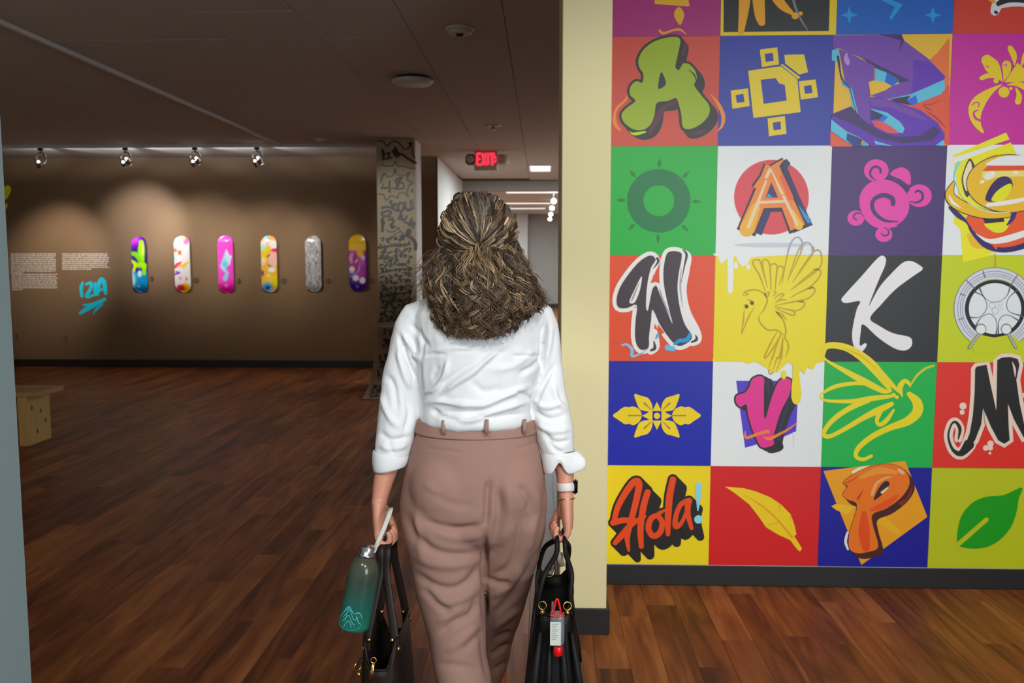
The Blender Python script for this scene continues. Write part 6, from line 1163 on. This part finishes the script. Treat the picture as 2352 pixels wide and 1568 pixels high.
# hand sanitiser clipped to the black bag
YH = 2.04
def hz(x, y): return at(x, y, YH)
M_clear = mat('clear_plastic', rgb(205, 212, 218), 0.08); q = M_clear.node_tree.nodes['Principled BSDF']; q.inputs['Transmission Weight'].default_value = 0.9; q.inputs['IOR'].default_value = 1.4
M_redp = mat('red_plastic', rgb(220, 14, 22), 0.35); M_lab = mat('white_label', rgb(206, 210, 204), 0.5, noise=0.03, nscale=60); M_gel = mat('clear_gel', rgb(150, 160, 172), 0.2)
top, bot = hz(1280, 1404), hz(1281, 1481); ts = thing('hand_sanitizer', 'small clear hand sanitizer bottle with red cap clipped to the black tote', 'bottle', tuple(bot))
w = abs(hz(1297, 1440).x - hz(1263, 1440).x) / 2; Lz = top.z - bot.z; b = bmesh.new()
loft(b, [[Vector((top.x + w * f * math.copysign(abs(math.cos(k * PI / 16)) ** 0.7, math.cos(k * PI / 16)), YH + 0.011 * f * math.sin(k * PI / 16), bot.z + Lz * h)) for k in range(32)] for h, f in ((0.0, 0.72), (0.03, 0.9), (0.1, 1.0), (0.8, 1.0), (0.92, 0.86), (0.985, 0.55), (1.0, 0.4))]); bo = obj('bottle', b, M_clear, ts, True)
b = bmesh.new(); loft(b, [[Vector((top.x + (w - 0.002) * f * math.cos(k * PI / 12), YH + 0.0085 * f * math.sin(k * PI / 12), bot.z + Lz * h)) for k in range(24)] for h, f in ((0.04, 0.8), (0.1, 0.97), (0.8, 0.97), (0.86, 0.9))]); obj('gel', b, M_gel, bo, True)
A, B = hz(1263.5, 1423), hz(1288, 1477); b = boxm(A.x, B.x, YH - 0.0128, YH - 0.0118, B.z, A.z, bevel=0.0004); obj('label', b, M_lab, bo)
a = Art(lambda x, y: at(x, y, YH - 0.0129), start=0.0002, step=0.00004)
for k in range(9): a.stroke((120, 128, 132), [(1267, 1433 + k * 4.4), (1283 - (k % 3) * 3, 1433 + k * 4.4)], 0.9, smooth=False, cap=False)
a.build('fine_print', bo)['kind'] = 'stuff'
A, B = hz(1271, 1482), hz(1292, 1504); b = bmesh.new(); lathe(b, [((B.x - A.x) / 2 * f, h) for f, h in ((0.85, 0.0), (1.0, 0.002), (1.0, A.z - B.z - 0.001), (0.9, A.z - B.z))], Matrix.Translation(((A.x + B.x) / 2, YH, B.z)), 24); obj('cap', b, M_redp, ts, True)
b = bmesh.new(); tube(b, spline([tuple(hz(*p)) for p in ((1270, 1410), (1274, 1392), (1277, 1378), (1281, 1376), (1284, 1386), (1288, 1404))], 6), (0.0026, 0.0012), side=(1, 0, 0), n=8); lp = obj('hanging_loop', b, M_redp, ts, True)
b = bmesh.new(); tube(b, [hz(1268.5, 1408), hz(1269, 1392), hz(1269.5, 1381)], (0.0027, 0.0016), side=(1, 0, 0), n=8); obj('clip', b, M_clear, ts, True)
b = bmesh.new(); tube(b, spline([tuple(hz(*p)) for p in ((1264, 1409), (1280, 1413), (1296, 1409))], 6), (0.003, 0.011), side=(0, 0, 1), n=8); obj('collar', b, M_redp, ts, True)

# water bottle
YW = 2.083; T, Bt = at(843, 1270, YW), at(812, 1438, YW); axv = (T - Bt).normalized(); Lb = (T - Bt).length; rb = 39 * YW / F
def ombre():
    m = bpy.data.materials.new('frosted_teal_bottle'); m.use_nodes = True; nt = m.node_tree; N = nt.nodes; b = N['Principled BSDF']
    tc = N.new('ShaderNodeTexCoord'); sp = N.new('ShaderNodeSeparateXYZ'); nt.links.new(tc.outputs['Generated'], sp.inputs[0])
    cr = N.new('ShaderNodeValToRGB'); e = cr.color_ramp.elements; e[0].position = 0.02; e[0].color = rgb(40, 140, 118); e[1].position = 0.95; e[1].color = rgb(150, 150, 124)
    x = e.new(0.4); x.color = rgb(56, 128, 118); x = e.new(0.68); x.color = rgb(92, 116, 100); nt.links.new(sp.outputs[2], cr.inputs[0]); nt.links.new(cr.outputs[0], b.inputs['Base Color'])
    mr = N.new('ShaderNodeMapRange'); mr.inputs[1].default_value = 0.1; mr.inputs[2].default_value = 0.9; mr.inputs[3].default_value = 0.45; mr.inputs[4].default_value = 0.8; nt.links.new(sp.outputs[2], mr.inputs[0]); nt.links.new(mr.outputs[0], b.inputs['Transmission Weight'])
    b.inputs['Roughness'].default_value = 0.22; b.inputs['IOR'].default_value = 1.3; b.inputs['Coat Weight'].default_value = 0.4; return m
tw = thing('water_bottle', 'frosted teal water bottle with silver cap swinging from the left hand', 'bottle', tuple(Bt))
Mx = axis_matrix(Bt, axv, (1, 0, 0)); b = bmesh.new(); lathe(b, [(rb * f, Lb * h) for f, h in ((0.0, 0.0), (0.86, 0.0), (0.97, 0.015), (1.0, 0.05), (0.985, 0.4), (0.96, 0.68), (0.92, 0.78), (0.78, 0.88), (0.5, 0.945), (0.4, 0.96), (0.4, 1.0))], Mx, 40, cap=True); bw = obj('bottle', b, ombre(), tw, True)
a = Art(lambda x, y: (lambda p, d: Bt + axv * ((p - Bt).dot(axv)) + Mx.to_3x3() @ (Vector((d, -math.sqrt(max(0.0, (rb * 1.004) ** 2 - d * d)), 0))))(at(x, y, YW), max(-rb, min(rb, (at(x, y, YW) - Bt).dot(Mx.to_3x3() @ Vector((1, 0, 0)))))), start=0.0003, step=0.00005)
mt = [(788, 1404), (797, 1392), (806, 1380), (811, 1378), (816, 1386), (822, 1394), (829, 1392), (834, 1394), (838, 1404)]
a.poly((46, 150, 160), mt + [(836, 1426), (812, 1432), (786, 1424)], True)
a.strokes((96, 196, 200), [(mt, 1.3), ([(794, 1404), (804, 1394), (811, 1386), (816, 1396), (822, 1408), (830, 1402)], 1.2), ([(792, 1414), (802, 1404), (810, 1398), (816, 1412), (822, 1420)], 1.2), ([(797, 1424), (804, 1414), (810, 1410), (815, 1424)], 1.2), ([(826, 1398), (830, 1412), (835, 1420)], 1.2), ([(806, 1384), (803, 1400), (800, 1412)], 1.0)], cap=False)
a.build('mountain_print', bw)
b = bmesh.new(); lathe(b, [(rb * f, Lb * h) for f, h in ((0.47, 0.965), (0.5, 0.97), (0.5, 1.0), (0.43, 1.005), (0.43, 1.09), (0.40, 1.10))], Mx, 28); cp = obj('cap', b, M_chrome, tw, True)
M_strap = mat('grey_white_strap', rgb(196, 194, 186), 0.7); e0 = at(858, 1268, YW)
b = bmesh.new(); tube(b, [at(838, 1268, YW - 0.002), at(850, 1272, YW - 0.012), e0, at(860, 1256, YW)], (0.004, 0.0025), side=(0, 0, 1), n=8); obj('strap_tab', b, M_strap, cp, True)
b = bmesh.new(); tube(b, spline([tuple(p) for p in (e0, at(868, 1244, 2.115), at(882, 1212, 2.135), at(894, 1180, 2.158), at(898, 1168, 2.18), at(893, 1172, 2.23), at(884, 1210, 2.235), at(872, 1246, 2.20), at(858, 1262, YW + 0.012))], 8), (0.0062, 0.0018), side=(1, 0.3, 0.3), n=8); obj('carry_strap', b, M_strap, tw, True)
